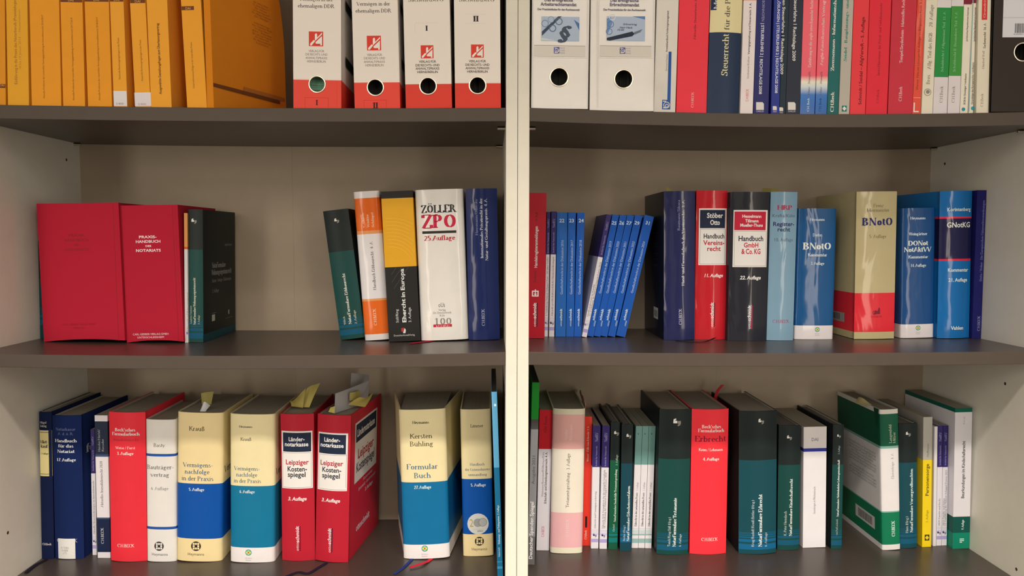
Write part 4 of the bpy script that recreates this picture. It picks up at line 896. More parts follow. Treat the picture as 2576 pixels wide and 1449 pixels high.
def notrv(label, sh, q, yb, l1, l2=None, yt=None, hh=5, **k):
    x = (q[0]+q[3])/2; f = lambda y: (q[0]+q[1])/2*(q[5]-y)/(q[5]-q[2])+(q[3]+q[4])/2*(y-q[2])/(q[5]-q[2])
    H_ = q[5]-q[2]; w_ = (q[4]-q[3])
    P = [('v', 'NotRV', f(q[2]+.095*H_), q[2]+.13*H_, q[2]+.055*H_, min(8, w_*.5), '9A92B4', 's'), ('v', 'Institut für Notarrecht', f(q[2]+.24*H_), q[2]+.33*H_, q[2]+.165*H_, 4, '9A92B4', 's')]
    P += [('v', l1, f(q[2]+.835*H_-len(l1)*1.5)-(2.4 if l2 else 0), q[2]+.835*H_, q[2]+.835*H_-len(l1)*3.0, 4, '6A625E', 's')]
    if l2: P += [('v', l2, f(q[2]+.835*H_-len(l2)*1.5)+2.4, q[2]+.835*H_, q[2]+.835*H_-len(l2)*3.0, 4, '6A625E', 's')]
    y = q[5]; P = [(p[:4]+(max(p[4], yb+6),)+p[5:]) if p[1] in (l1, l2) else p for p in P]
    P += [('r', q[3]-9, y-.152*H_+o, q[4]+9, y-.152*H_+o+hh_, 'B4A8C4') for o, hh_ in ((0, .8), (3, .8), (7, 1.2), (10, 1.8))]+[('r', q[3]-9, y-.08*H_, q[4]+9, y-.052*H_, 'A898C0')]
    P += comma((q[3]+q[4])/2+.5, y-.108*H_, min(9, w_*.75), '2E2838', '7E748E')
    return book(label, sh, q, [NW, (yb, NV)], P, kind='soft', fin='satin', d=.146, **k)
notrv('thinnest white booklet with violet head, touching the red paperback', 'MR', (1376, 1384.5, 533, 1369.5, 1378, 847), 640, '9. Verleihung Helmut-Schippel-Preis / 20 Jahre NotRV', group='white and violet booklets on the middle right shelf')
notrv('white booklet with violet head, touching the blue volume 22', 'MR', (1387, 1400.5, 532, 1381.5, 1394, 847.5), 640, 'Aktuelle gesellschaftsrechtliche Herausforderungen', group='white and violet booklets on the middle right shelf')
BL = '1E5CA8'
def ges(n, yr, q, nx, c=BL, lab=None):
    f = lambda y: (q[0]+q[1])/2*(q[5]-y)/(q[5]-q[2])+(q[3]+q[4])/2*(y-q[2])/(q[5]-q[2])
    return mr(lab, q, [c], [('h', str(n), nx, 555 if n < 25 else 561, 13, 8.5, 'C8D2E0', 'N'), ('v', 'Gesellschaftsrecht in der Diskussion '+str(yr), f(672)+1, 741, 604, 6, 'B4C4DC', 'n')]+otto(f(800)+.5, 821, 777, 6, 'D0D8E4', '16407E'), kind='soft', fin='gloss', d=.146)
ges(22, 2016, (1401.5, 1427.5, 534, 1397, 1423, 847.5), 1413.5, '2464AC', 'upright blue paperback numbered 22, widest of the blue series')
ges(23, 2017, (1429, 1449, 534, 1424.5, 1443, 847.5), 1438, '1E5CAA', 'middle one of the three upright blue paperbacks, numbered 23')
ges(24, 2018, (1452, 1471, 535, 1444.5, 1462, 847.5), 1462, '1C58A8', 'upright blue paperback numbered 24, last before the leaning ones')
notrv('white booklet with violet head leaning right against the blue volume 25', 'MR', (1526, 1539, 540, 1464.5, 1475.5, 849), 645, 'Gesellschaftsrecht im Wandel', '12. Verleihung des Helmut-Schippel-Preises 2020', group='white and violet booklets on the middle right shelf')
for o_, n_, y_, q_, nx_ in (('first', 25, 2019, (1541, 1558, 541, 1476.5, 1493, 848), 1545), ('second', 26, 2020, (1560, 1577.5, 541.5, 1494, 1510, 848), 1564), ('third', 27, 2021, (1578.5, 1596, 542, 1510.5, 1527.5, 848), 1582), ('fourth', 29, 2023, (1598.5, 1617, 542, 1529, 1547.5, 848.5), 1602.5), ('last', 31, 2024, (1622, 1647, 543, 1550, 1572.5, 849), 1630)):
    ges(n_, y_, q_, nx_, '1A55A6', '%s of the five leaning blue paperbacks, numbered %d' % (o_, n_))
SH = dict(d=.162, fin='gloss')
n12 = mr('thick dark blue hardcover on association law with bar code on its back cover', (1671.5, 1751, 480.5, 1672, 1748, 856.5), ['20244C'],
 [('v', 'Baumann/Sikora', 1707.5, 580, 503, 6.5, '8A88A0', 's'), ('v', 'Hand- und Formularbuch des Vereinsrechts  3. A.', 1718.5, 719, 503, 6.8, 'CFC8BC', 'S'), ('v', 'C.H.BECK', 1711.5, 817, 777, 7.5, 'BCB8C0', 's')], kind='hard', board='15161F',
 side=[('L', 'r', .30, .12, .52, .20, 'B8B4A8')]+[('L', 'r', .33+k_*.017, .135, .338+k_*.017, .18, '2A2622') for k_ in range(10)]+[('L', 'r', .33, z_, .55, z_+.002, '3E4048') for z_ in (.84, .72, .65, .63, .58, .54, .50, .49)], **SH)
def box_label(x0, y0, x1, y1, ym, top, g=5):
    return [('@', 'title_panel'), ('r', x0, y0, x1, y1, 'E6DCCE'), ('r', x0+3, y0+4, x1-3.5, ym-1, top), ('r', x0+2.6, ym+1.5, x1-3, ym+2.2, '6A625A'), ('r', x0+2.6, y1-3.2, x1-3, y1-2.5, '6A625A'), ('r', x0+2.6, ym+1.5, x0+3.2, y1-2.5, '6A625A'), ('r', x1-3.6, ym+1.5, x1-3, y1-2.5, '6A625A'), ('@',)]
n13 = mr('thick red hardcover with navy and white title box', (1752.5, 1834, 479, 1749.5, 1824.5, 855), ['C01C26'],
 box_label(1759, 524, 1829, 667, 575, '222A3C')+[('h', 'Stöber', 1799, 542, 41, 12, 'E8DFD2', 'b'), ('h', 'Otto', 1799, 559.5, 25, 12, 'E8DFD2', 'b'), ('h', 'Handbuch', 1797, 594, 54, 11.5, '2E2E36', 'b'), ('h', 'Vereins-', 1797, 610.5, 54, 11.5, 'B82A38', 'b'), ('h', 'recht', 1796, 625.5, 35, 11.5, 'B82A38', 'b'), ('h', '11. Auflage', 1795, 693, 49, 8, 'E8D8CE', 'i')]+otto(1791, 822, 761, 8.5, 'E8D4CA', '7A1420'), kind='hard', **SH)
n14 = mr('thick black hardcover with red and white title box', (1841, 1939, 482.5, 1832.5, 1930, 858), ['25252C'],
 box_label(1846, 528, 1932, 672, 580, 'C0253A')+[('h', 'Hesselmann', 1892, 544, 49, 7.5, 'ECE0D4', 'b'), ('h', 'Tillmann', 1892, 555.5, 34, 7.5, 'ECE0D4', 'b'), ('h', 'Mueller-Thuns', 1891.5, 566.5, 58, 7.5, 'ECE0D4', 'b'), ('h', 'Handbuch', 1890, 600, 64, 12.5, '2E2E36', 'b'), ('h', 'GmbH', 1890, 616.5, 38, 11.5, 'B82A38', 'b'), ('h', '& Co. KG', 1890, 632.5, 49, 12.5, 'B82A38', 'b'), ('h', '22. Auflage', 1888, 698.5, 53, 8.5, 'E2DACE', 'i')]+otto(1885, 828, 768, 8.5, 'E4DCD2', 'B82A4A'), kind='hard', **SH)
mr('light grey-blue hardcover on register law', (1940.5, 2009.5, 482.5, 1931, 1996, 857), ['7C9AA8'],
 [('h', 'HRP', 1974.5, 522, 38, 11, 'B8364E', 'S'), ('h', 'Krafka/Kühn', 1973, 542.5, 58, 8, '4A5866', 'n'), ('h', 'Register-', 1972.5, 563.5, 54, 10, '303058', 'b'), ('h', 'recht', 1972, 577, 32, 10, '303058', 'b'), ('h', '10. Auflage', 1971.5, 603, 49, 8, '56646E', 'n'), ('h', 'C.H.BECK', 1965, 808.5, 42, 8, 'A04862', 's')], kind='hard', **SH)
HB, HW = '13507F', 'DCD0C8'
mr('shorter blue commentary with large white title, between grey-blue and beige hardcovers', (2010, 2105.5, 524, 1999, 2098, 854), [HW, (819, HB)],
 [('h', 'Heymanns', 2056.5, 552, 37, 7, 'D2D8DC', 'S'), ('h', 'Diehn', 2056.5, 591, 24, 8, 'D2D8DC', 's'), ('h', 'BNotO', 2055.5, 619, 70, 17, 'E2E2DE', 'S'), ('h', 'Kommentar', 2056.5, 641, 48, 8, 'D2D8DC', 'S'), ('h', '3. Auflage', 2056.5, 662.5, 34, 7.5, 'D2D8DC', 'S')]+wk(2056, 829, 6), kind='jacket', bulge=.0045, **SH)
mr('thick beige hardcover with red band and bar code', (2156.5, 2259.5, 481.5, 2151, 2250, 854), ['B8A878', (835, 'DA2A34'), (737, 'BBA97A')],
 [('h', 'Frenz', 2210, 517, 26, 8.5, '7A6C4C', 's'), ('h', 'Miermeister', 2209.5, 528.5, 57, 8.5, '7A6C4C', 's'), ('h', 'BNotO', 2208.5, 557.5, 78, 19, '2E2E62', 'X'), ('h', '5. Auflage', 2208.5, 594.5, 43, 8.5, '7A6C4C', 's'), ('h', 'C.H.BECK', 2205, 796.5, 28, 4.5, '7E2430', 's'), ('q', [(2198, 790), (2202, 780), (2207, 783), (2211, 773), (2214, 776), (2214, 790)], '7E2430'), ('o', 2200, 787, 5, '7E2430', .7)],
 side=[('L', 'r', .25, .10, .80, .165, 'A8A294')]+[('L', 'r', .36+k_*.022, .112, .37+k_*.022, .155, '2A2622') for k_ in range(12)], kind='hard', bulge=.003, **SH)
mr('shorter blue commentary with two-line white title, in front of a wide blue one', (2272.5, 2354.5, 523, 2266, 2352, 851.5), [HW, (815.5, '17487A')],
 [('h', 'Heymanns', 2309.5, 548.5, 38, 7, 'D2D8DC', 'S'), ('h', 'Weingärtner', 2310, 588, 46, 7.5, 'D2D8DC', 'S'), ('h', 'DONot', 2310, 611.5, 50, 12, 'E2E2DE', 'S'), ('h', 'NotAktVV', 2309, 627.5, 68, 12, 'E2E2DE', 'S'), ('h', 'Kommentar', 2310, 646, 49, 7.5, 'D2D8DC', 'S'), ('h', '14. Auflage', 2310, 667.5, 39, 7.5, 'D2D8DC', 'S')]+wk(2309.5, 825, 6), kind='jacket', bulge=.0045, d=.15, fin='gloss')
mr('tall blue commentary with dark centre panel between two red lines', (2368, 2451, 480, 2362.5, 2440.5, 852.5), ['1268A4', (656, 'DA2A40'), (651, '1C1C42'), (549.5, 'DA2A40'), (545, '1268A4')],
 [('h', 'Korintenberg', 2414.5, 526.5, 61, 8.5, 'DCE0E0', 'N'), ('h', 'GNotKG', 2413.5, 565.5, 61, 12.5, 'E8E6E2', 'b'), ('h', 'Kommentar', 2411.5, 679, 53, 8.5, 'DCE0E0', 'N'), ('h', '21. Auflage', 2411, 704, 49, 8.5, 'DCE0E0', 'N'), ('h', 'Vahlen', 2408.5, 825, 32, 8.5, 'DCE0E0', 'b')], kind='hard', **SH)
mr('thin dark violet-blue paperback at the right end by the side wall', (2457, 2483.5, 478.5, 2446.5, 2466, 852), ['201F5C'],
 [('v', 'Dutta / Weber · Die Europäischen Güterrechtsverordnungen', 2470.5, 708, 504, 6, '7E7EA8', 's'), ('v', 'C.H.BECK', 2462, 833, 795, 6.5, '9A98B4', 's')], kind='soft', d=.16)
ribbon(n12, smooth_pts([pf('MR', 1700, 859), pf('MR', 1740, 862), pf('MR', 1770, 862), pf('MR', 1785, 860.5, .003), pf('MR', 1799, 859, .006)]), .004, '1E1A20', lab='thin black ribbon bookmark on the shelf')
# ================================================================ lower left shelf
LG = 'books on the lower left shelf'
def ll(label, q, bands, prints=(), **k):
    k.setdefault('group', LG); k.setdefault('d', .16); return book(label, 'LL', q, bands, prints, **k)
CR, BU, TB, WT = 'E8CE94', '0D4E98', '14708E', 'E6DACF'
l0 = ll('narrow navy hardcover with tall yellow title panel, at the left side wall', (96, 129, 1037, 105, 134, 1407), ['17203E', (1198, 'E0CC8A'), (1083, '15203C')],
 [('h', 'Hügel', 108, 1063, 17, 5.5, 'B8B098', 'S'), ('h', 'Salzig', 108.5, 1071.5, 17, 5.5, 'B8B098', 'S'), ('r', 90, 1087, 124, 1088.2, '2E2A30'), ('r', 90, 1192, 124, 1193.2, '2E2A30'), ('h', 'Miet-', 110.5, 1111.5, 20, 8, '3E3A34', 'S'), ('h', 'kauf', 110.5, 1122.5, 18, 8, '3E3A34', 'S'), ('h', '2. Auflage', 111.5, 1141, 20, 4.6, '3E3A34', 'S'), ('h', 'C.H.Beck', 117, 1369, 23, 5.5, 'C8C0B4', 'S'), ('r', 122.5, 1080, 134, 1202, '15203C')], kind='hard', fin='cloth', board='15203C')
l1 = ll('thick navy notary handbook with white sticker at its foot', (129.5, 200, 1046, 135, 210, 1407.5), ['182650'],
 [('h', 'Notarkasse', 163, 1080, 50, 7.5, '6A7290', 's'), ('h', 'A. d. ö. R.', 164.5, 1091.5, 40, 6.5, '6A7290', 's'), ('h', 'Handbuch', 164, 1109, 55, 8, 'D8D4D0', 'S'), ('h', 'für das', 164.5, 1122, 39, 8, 'D8D4D0', 'S'), ('h', 'Notariat', 164.5, 1135.5, 44, 8, 'D8D4D0', 'S'), ('h', '17. Auflage', 165, 1157, 49, 7.5, 'D8D4D0', 'S'), ('h', 'C.H.BECK', 167, 1360.5, 52, 8.5, 'A8B0C0', 's')],
 lab=(145, 1355, 189, 1407, 'E4DCCE', [('h', 'K 7080', 163, 1378.5, 20, 5, '9A948C', 'n'), ('h', 'N 888', 163, 1385, 17, 5, '9A948C', 'n'), ('h', '(17)', 163, 1391.5, 11, 5, '9A948C', 'n')]), kind='hard', fin='cloth', d=.165,
 side=[('R', 'h', 'für das', .35, .755, .5, .014, 'B8B4B4', 'S'), ('R', 'h', 'in der', .6, .66, .2, .008, 'B8B4B4', 'S')])
notrv('thin white booklet with violet head between navy handbook and navy-white book', 'LL', (227.5, 237.5, 1080, 233, 243, 1396.5), 1191, 'Aktuelle Herausforderungen im Immobilienrecht', group=LG)
ll('slim navy and white paperback on property law 2020', (238, 270, 1045, 246, 278, 1404), ['DCD2CC', (1389, '18233E'), (1306, '3A4A66'), (1302, 'DED4CE'), (1149, '3A4A66'), (1143, '20283C'), (1060, 'DCD2CC')],
 [('v', 'Herrler/Hertel/', 249, 1136, 1080, 5.5, 'A8A8A8', 's'), ('v', 'Kesseler', 258.5, 1136, 1104, 5.5, 'A8A8A8', 's'), ('v', 'Aktuelles Immobilienrecht 2020', 255.5, 1276, 1160, 6.5, '6A6662', 's'), ('v', 'C.H.BECK', 257.5, 1368, 1328, 7, 'C8C4C0', 's')], kind='soft', d=.15)
l4 = ll('thick red form book on property law with white lettering', (269, 363.5, 1037.5, 277.5, 365, 1414), ['E2303A'],
 [('h', "Beck'sches", 313.5, 1081.5, 52, 8, 'ECCFC2', 'S'), ('h', 'Formularbuch', 314.5, 1092, 70, 8, 'ECCFC2', 'S'), ('h', 'Immobilienrecht', 315, 1106.5, 64, 6.5, 'B02836', 's'), ('h', 'Weise / Forst', 314, 1127, 50, 6.5, 'ECCFC2', 's'), ('h', '3. Auflage', 314, 1141, 42, 7.5, 'ECCFC2', 'S'), ('h', 'C.H.BECK', 315.5, 1373, 43, 8, 'ECCFC2', 's')], kind='hard', fin='satin', d=.165)
ll('white hardcover with two blue rings round its spine', (364, 439.5, 1056, 367.5, 441.5, 1414), ['E0D6C8', (1332, '1E4E96'), (1325.5, 'E0D6C8'), (1148.5, '1E4E96'), (1142, 'DED4C4')],
 [('h', 'Basty', 400.5, 1120, 29, 9, '6E665C', 's'), ('h', 'Bauträger-', 402, 1175.5, 68, 10.5, '6E6A64', 's'), ('h', 'vertrag', 401.5, 1194.5, 47, 10, '6E6A64', 's'), ('h', '6. Auflage', 401, 1229, 44, 8, '8A8478', 's'), ('h', 'Heymanns', 401.5, 1394.5, 41, 7, '5A544C', 'n')]+heymanns(400, 1374, 12, g='E0D6C8'), kind='jacket', d=.15)
l6 = ll('thick cream and royal blue hardcover, fifth edition, with worn jacket', (441.5, 561, 1038.5, 443, 553, 1414.5), [CR, (1355.5, BU), (1217, CR)],
 [('h', 'Krauß', 495, 1078.5, 40, 11, '5E5238', 's'), ('h', 'Vermögens-', 497, 1170, 76, 11, '4E6478', 's'), ('h', 'nachfolge', 495, 1187, 63, 11, '4E6478', 's'), ('h', 'in der Praxis', 495.5, 1204, 81, 11, '4E6478', 's'), ('h', '5. Auflage', 494, 1231.5, 39, 7.5, 'D8D8D4', 'S'), ('h', 'Heymanns', 492.5, 1394, 42, 7, '5A4E38', 'n')]+heymanns(493, 1374, 12.5, g=CR), kind='jacket', bulge=.009, fin='satin', side=[('R', 'h', 'Vermögens', .33, .61, .5, .012, '3A3A34', 's')])
l7 = ll('thick cream and teal-blue hardcover, sixth edition, with white foot', (571.5, 693, 1042.5, 580.5, 684, 1416.5), [WT, (1378, TB), (1223, 'E8D49E')],
 [('h', 'Heymanns', 618, 1073.5, 34, 5.5, '5E5642', 'S'), ('h', 'Krauß', 618.5, 1105, 28, 8.5, '5E5642', 's'), ('h', 'Vermögens-', 620.5, 1179, 66, 10, '5E7078', 's'), ('h', 'nachfolge', 620, 1194.5, 54, 10, '5E7078', 's'), ('h', 'in der Praxis', 621.5, 1210, 70, 10, '5E7078', 's'), ('h', '6. Auflage', 621, 1237, 39, 7.5, 'D8D8D4', 'S')]+wk(625, 1390, 8), kind='jacket', bulge=.009, fin='satin', side=[('R', 'h', 'Vermögens', .33, .60, .5, .012, '3A3A34', 's')])
OT = 'B4202E'
l8 = ll('red hardcover with title box, closed between teal book and its larger-looking twin', (700, 791, 1042, 712, 787.5, 1411.5), [OT],
 box_label(707.5, 1085, 785, 1229.5, 1138, '222A3C')+[('h', 'Länder-', 745.5, 1105, 41, 10, 'E8DFD2', 'b'), ('h', 'notarkasse', 745, 1118, 60, 10, 'E8DFD2', 'b'), ('h', 'Leipziger', 746.5, 1163, 58, 12, 'AE2A38', 'b'), ('h', 'Kosten-', 747, 1180, 50, 12, '2E2E36', 'b'), ('h', 'spiegel', 746, 1194, 46, 12, '2E2E36', 'b'), ('h', '3. Auflage', 747, 1255, 47, 8.5, 'E8D4CA', 'i')]+otto(748, 1386, 1324, 8.5, 'E8CCC4', '54142C'), kind='hard', d=.165)
l9 = ll('red hardcover with title box, its front cover showing, stuffed with paper slips', (794, 884, 1044, 790.5, 873, 1415.5), [OT],
 box_label(798, 1087, 872.5, 1232, 1141, '222A3C')+[('h', 'Länder-', 835, 1107, 41, 10, 'E8DFD2', 'b'), ('h', 'notarkasse', 834, 1120.5, 59, 10, 'E8DFD2', 'b'), ('h', 'Leipziger', 833, 1165.5, 58, 12, 'AE2A38', 'b'), ('h', 'Kosten-', 833.5, 1182.5, 49, 12, '2E2E36', 'b'), ('h', 'spiegel', 832, 1197, 46, 12, '2E2E36', 'b'), ('h', '3. Auflage', 831, 1259, 47, 8.5, 'E8D4CA', 'i')]+otto(828.5, 1390, 1329, 8.5, 'E8CCC4', '54142C'), kind='hard', d=.18, yaw=math.radians(-8),
 side=[('R', 'r', .16, .50, .86, .92, 'D8CCBE'), ('R', 'r', .19, .78, .83, .905, '222A3C'), ('R', 'h', 'Ländernotarkasse', .5, .84, .56, .012, 'D8D0C4', 'b'), ('R', 'h', 'Leipziger', .5, .69, .50, .016, 'A02A34', 'b'), ('R', 'h', 'Kostenspiegel', .5, .60, .58, .016, '2E2E36', 'b'),
       ('R', 'h', 'Kommentar', .58, .475, .3, .005, 'C89A94', 'i'), ('R', 'h', 'Systematik · Gebührenrecht', .56, .435, .55, .005, 'C89A94', 'i'), ('R', 'h', '3. Auflage', .62, .385, .25, .006, 'D8B8B0', 'i'), ('R', 'h', 'ottoschmidt', .45, .17, .42, .011, 'D8C4BC', 'b')])
l10 = ll('splayed cream, teal and white form book standing free in the gap', (1001, 1121, 1031.5, 1015.5, 1130, 1408), [WT, (1370, '136A92'), (1213, 'E8D49E')],
 [('h', 'Heymanns', 1058, 1062.5, 42, 7, '5E5438', 'S'), ('h', 'Kersten', 1059, 1097, 57, 12, '5E5438', 's'), ('h', 'Bühling', 1060, 1116.5, 59, 12, '5E5438', 's'), ('h', 'Formular', 1061.5, 1174, 79, 13, '4A6A7E', 's'), ('h', 'Buch', 1062.5, 1196, 43, 13, '4A6A7E', 's'), ('h', '27. Auflage', 1063, 1225.5, 43, 8, 'D4DCDC', 'S')]+wk(1068.5, 1380, 8), kind='jacket', bulge=.008, splay=(.026, .020), d=.158, fin='satin', inner='1E1E28')
ll('cream and royal blue hardcover with round silver anniversary sticker', (1157.5, 1235, 1030, 1165.5, 1241.5, 1400), [CR, (1344, BU), (1205, 'E8D49E')],
 [('h', 'Limmer', 1199.5, 1071, 33, 8, '5E5238', 's'), ('h', 'Handbuch', 1200.5, 1168, 37, 6.5, '5E6A70', 's'), ('h', 'der Unternehmens-', 1202.5, 1181, 66, 6.5, '5E6A70', 's'), ('h', 'umwandlung', 1201.5, 1194, 47, 6.5, '5E6A70', 's'), ('h', '5. Auflage', 1203, 1220, 38, 7.5, 'D4D8D8', 'S'), ('c', 1202.5, 1318, 27, 'D0CCC0'), ('h', '2', 1186, 1316, 11, 19, 'B89A3A', 'n'), ('c', 1202, 1315, 11, '9C9A92'), ('o', 1214, 1314, 11, '8A887E', .84), ('c', 1214, 1314, 8.5, 'B0AEA4'), ('h', 'Carl Heymanns', 1203, 1331, 28, 3.4, 'B8A870', 'n'), ('h', 'Jubiläum', 1208, 1335.5, 14, 3, '5A5648', 'N'), ('h', 'Heymanns', 1206, 1381, 39, 7, '5A4E38', 'n')]+heymanns(1206, 1361.5, 11.5, g=CR), kind='jacket', bulge=.006, fin='satin')
book('tall thin light blue and teal paperback leaning on the divider', 'LL', (1235, 1250.5, 979, 1252.5, 1264.5, 1452), ['3E8CB0', (1449, '1C6A8C'), (1444, '1C6A8C'), (1431, '3E8CB0'), (1425, '1C6A8C'), (1415, '3A84A8'), (1412, '1C6A8C'), (1176, '5EA0BE')],
 [('v', 'Hubatschek', 1255.5, 1401, 1377, 4.5, 'C4D4D8', 's'), ('v', 'Wohnungs- und Teileigentum  2. Auflage', 1254, 1369, 1271, 5, 'C4D4D8', 'S'), ('r', 1243, 1016, 1248, 1022, 'E0E8E8')], kind='soft', d=.21, Y=.036, H=.297, page='4A443C', fin='satin', group=LG, board='0E1822')
# ribbons and slips
ribbon(l10, smooth_pts([pf('LL', 1038, 1406), pf('LL', 1028, 1417), pf('LL', 1012, 1432), pf('LL', 992, 1446)]), .0050, '28346A', lab='navy ribbon bookmark')
ribbon(l10, smooth_pts([pf('LL', 1088, 1403), pf('LL', 1078, 1413), pf('LL', 1060, 1423, .003), pf('LL', 1031, 1431, .002)]), .0062, 'C42434', lab='red ribbon bookmark with a notched end')
ribbon(l9, smooth_pts([pf('LL', 822, 1417), pf('LL', 800, 1430), pf('LL', 775, 1444), pf('LL', 750, 1441), pf('LL', 720, 1452)]), .0055, '231C2C', lab='dark ribbon bookmark')
ribbon(l0, smooth_pts([pf('LL', 118, 1409), pf('LL', 93, 1421), pf('LL', 76, 1433), pf('LL', 65, 1443)]), .006, '201B28', lab='dark ribbon bookmark')
YN = 'B8A458'
def Yb(B, f): return B.base.y+f*B.d
slip('pale yellow note sticking out of the fifth-edition cream and blue book', [(508, 1028), (530, 1028), (536, 984), (507, 990)], [Yb(l6, .45)]*2+[Yb(l6, .5)]*2, 'A89A58', name='sticky_note', cat='sticky note', group='sticky notes in books')
slip('crumpled white strip of jacket paper on top of the fifth-edition cream and blue book', [(502, 1037), (516, 1037), (528, 1017), (513, 1014)], [Yb(l6, .12)]*2+[Yb(l6, .2)]*2, 'D8D0C8', name='paper_slip')
slip('yellow note bent forward, left of the pair in the first title-box book', [(733, 1022), (762, 1026), (766, 985), (731, 1001)], [Yb(l8, .26)]*2+[Yb(l8, .2)]*2, YN, curl=.010, name='sticky_note', cat='sticky note', group='sticky notes in books')
slip('yellow note with a pointed corner, right of the pair in the first title-box book', [(756, 1024), (778, 1025), (804, 960), (770, 985)], [Yb(l8, .28)]*2+[Yb(l8, .36)]*2, YN, curl=.008, name='sticky_note', cat='sticky note', group='sticky notes in books')
slip('white card standing out of the second red title-box book', [(842, 1040), (898, 1022), (931, 957), (843, 990)], [Yb(l9, .10), Yb(l9, .42), Yb(l9, .52), Yb(l9, .12)], 'B4ACA4', curl=.001, name='paper_card', cat='paper card')
slip('second white card peeking out behind the first, tallest slip of the row', [(882, 1010), (926, 1000), (932, 943), (881, 938)], [Yb(l9, .5), Yb(l9, .7), Yb(l9, .72), Yb(l9, .52)], 'A8A098', curl=.004, name='paper_card', cat='paper card')
slip('yellow note with pen marks, upper of the two on the white card', [(880, 1008), (906, 1004), (908, 982), (878, 988)], [Yb(l9, .22), Yb(l9, .34), Yb(l9, .34), Yb(l9, .22)], YN, curl=.003, name='sticky_note', cat='sticky note', group='sticky notes in books')
slip('long yellow note with handwriting curling over the second red title-box book', [(876, 1018), (918, 1024), (944, 992), (900, 996)], [Yb(l9, .18), Yb(l9, .34), Yb(l9, .42), Yb(l9, .24)], YN, curl=.008, name='sticky_note', cat='sticky note', group='sticky notes in books')
slip('small yellow tab at the left of the second red title-box book', [(826, 1036), (842, 1040), (842, 1022), (832, 1024)], [Yb(l9, .06)]*4, 'B8A858', curl=.002, name='sticky_note', cat='sticky note', group='sticky notes in books')
slip('dim olive tab above the dark blue association-law hardcover', [(1676, 484), (1694, 484), (1690, 477), (1676, 470)], [Yb(n12, .5)]*4, '9A8C50', curl=.001, name='sticky_note', cat='sticky note', group='sticky notes in books')
slip('dim olive tabs above the black title-box hardcover', [(1914, 488), (1960, 488), (1958, 474), (1918, 473)], [Yb(n14, .5)]*4, '8E8048', curl=.003, name='sticky_note', cat='sticky note', group='sticky notes in books')
# ================================================================ lower right shelf
RG_ = 'books on the lower right shelf'
def lr(label, q, bands, prints=(), **k):
    k.setdefault('group', RG_); k.setdefault('d', .16); return book(label, 'LR', q, bands, prints, **k)
lr('tall grey magazine with green head, next to the divider', (1338, 1358.5, 962, 1328, 1343.5, 1421), ['6A6460', (1350, '8A8684'), (1080, '4E4A46'), (1055, '1E8A2C')],
 [('v', 'Deutscher Spenden Spiegel', 1336.5, 1407, 1262, 8.5, 'E0DAD2', 'N'), ('v', 'Ausgabe 2021', 1342, 1218, 1144, 7, '4E4A48', 'n')], kind='soft', d=.2, page='3A342E', fin='satin')
lr('red and white paperback on inheritance tax, beside the grey magazine', (1358, 1389, 1031, 1349, 1381.5, 1385), ['DDD2CE', (1129.5, 'C8202A')],
 [('v', 'NJW Praxis', 1372.5, 1089, 1046, 7, '6E1C24', 's'), ('v', 'Weinmann/Revenstorff/Offerhaus/Erkis', 1365.5, 1250, 1137, 5.2, '6A6260', 'n'), ('v', 'Erbschaft- und Schenkungsteuerrecht  4. A.', 1373, 1267, 1137, 5.4, '4E4644', 'N'), ('v', 'C.H.BECK', 1365.5, 1351, 1323, 6.5, 'C83A48', 'n')], kind='soft', d=.15)
p2 = lr('thick pink and cream hardcover in a torn jacket', (1391, 1474, 1029, 1385.5, 1465, 1393), ['E0D4B4', (1378, 'E2A8A4'), (1290, 'E6D8C0'), (1130, 'D8A094'), (1043, 'D2C6A6')],
 [('v', 'Nieder', 1423.5, 1108, 1080, 6.5, 'DCB8A8', 's'), ('v', 'Kössinger', 1436, 1108, 1068, 6.5, 'DCB8A8', 's'), ('v', 'Testamentsgestaltung · 3. Auflage', 1428.5, 1277, 1141, 8, '6E665A', 's'), ('v', 'C.H.BECK', 1427, 1350, 1306, 8, 'E0C0BA', 's')], kind='jacket', fin='gloss')
lr('narrow orange-red casebook with a small black bar', (1470, 1489.5, 1048, 1465, 1483, 1373), ['E23C2C'],
 [('v', 'Werner · Fälle zum Erbrecht  2. A.', 1479, 1161, 1071, 5, 'E8B8A0', 'S'), ('v', 'C.H.Beck', 1473, 1357, 1334, 5.5, 'E8B8A0', 'S'), ('r', 1472, 1299, 1477, 1327, '3A1614')], kind='soft', d=.14)
notrv('white booklet with violet head beside the narrow orange-red casebook', 'LR', (1492, 1511, 1071, 1487, 1504.5, 1380), 1175, 'Erbrecht und Vermögenssicherung', group='white and violet booklets on the lower right shelf')
notrv('white booklet with violet head and two-line title, touching the narrow green book', 'LR', (1516, 1534, 1071, 1508, 1526.5, 1381), 1176, 'Erbrecht 2018: Perspektiven für die notarielle Gestaltung', '10. Verleihung des Helmut-Schippel-Preises 2018', group='white and violet booklets on the lower right shelf')
GK = dict(group='green form books on the lower right shelf', d=.155, page='6A6256')
green('slim mid-green form book, narrowest with a bright teal band', 'LR', (1537, 1561, 1062, 1530.5, 1553, 1382.5), 1158,
 [('v', 'Gockel', 1543.5, 1337, 1319, 5, 'A8B8A0', 's'), ('v', 'NotarFormulare Sonderfälle Testamentsgestaltung', 1548, 1313, 1181, 5.5, 'C0C8B0', 'S'), ('v', '2. Auflage', 1551.5, 1171, 1144, 5, 'A8B8A0', 's')], mark=(1551, 1090, 12), f=.85, foot=1345, body='175238', bandc='127068', bulge=.001, **GK)
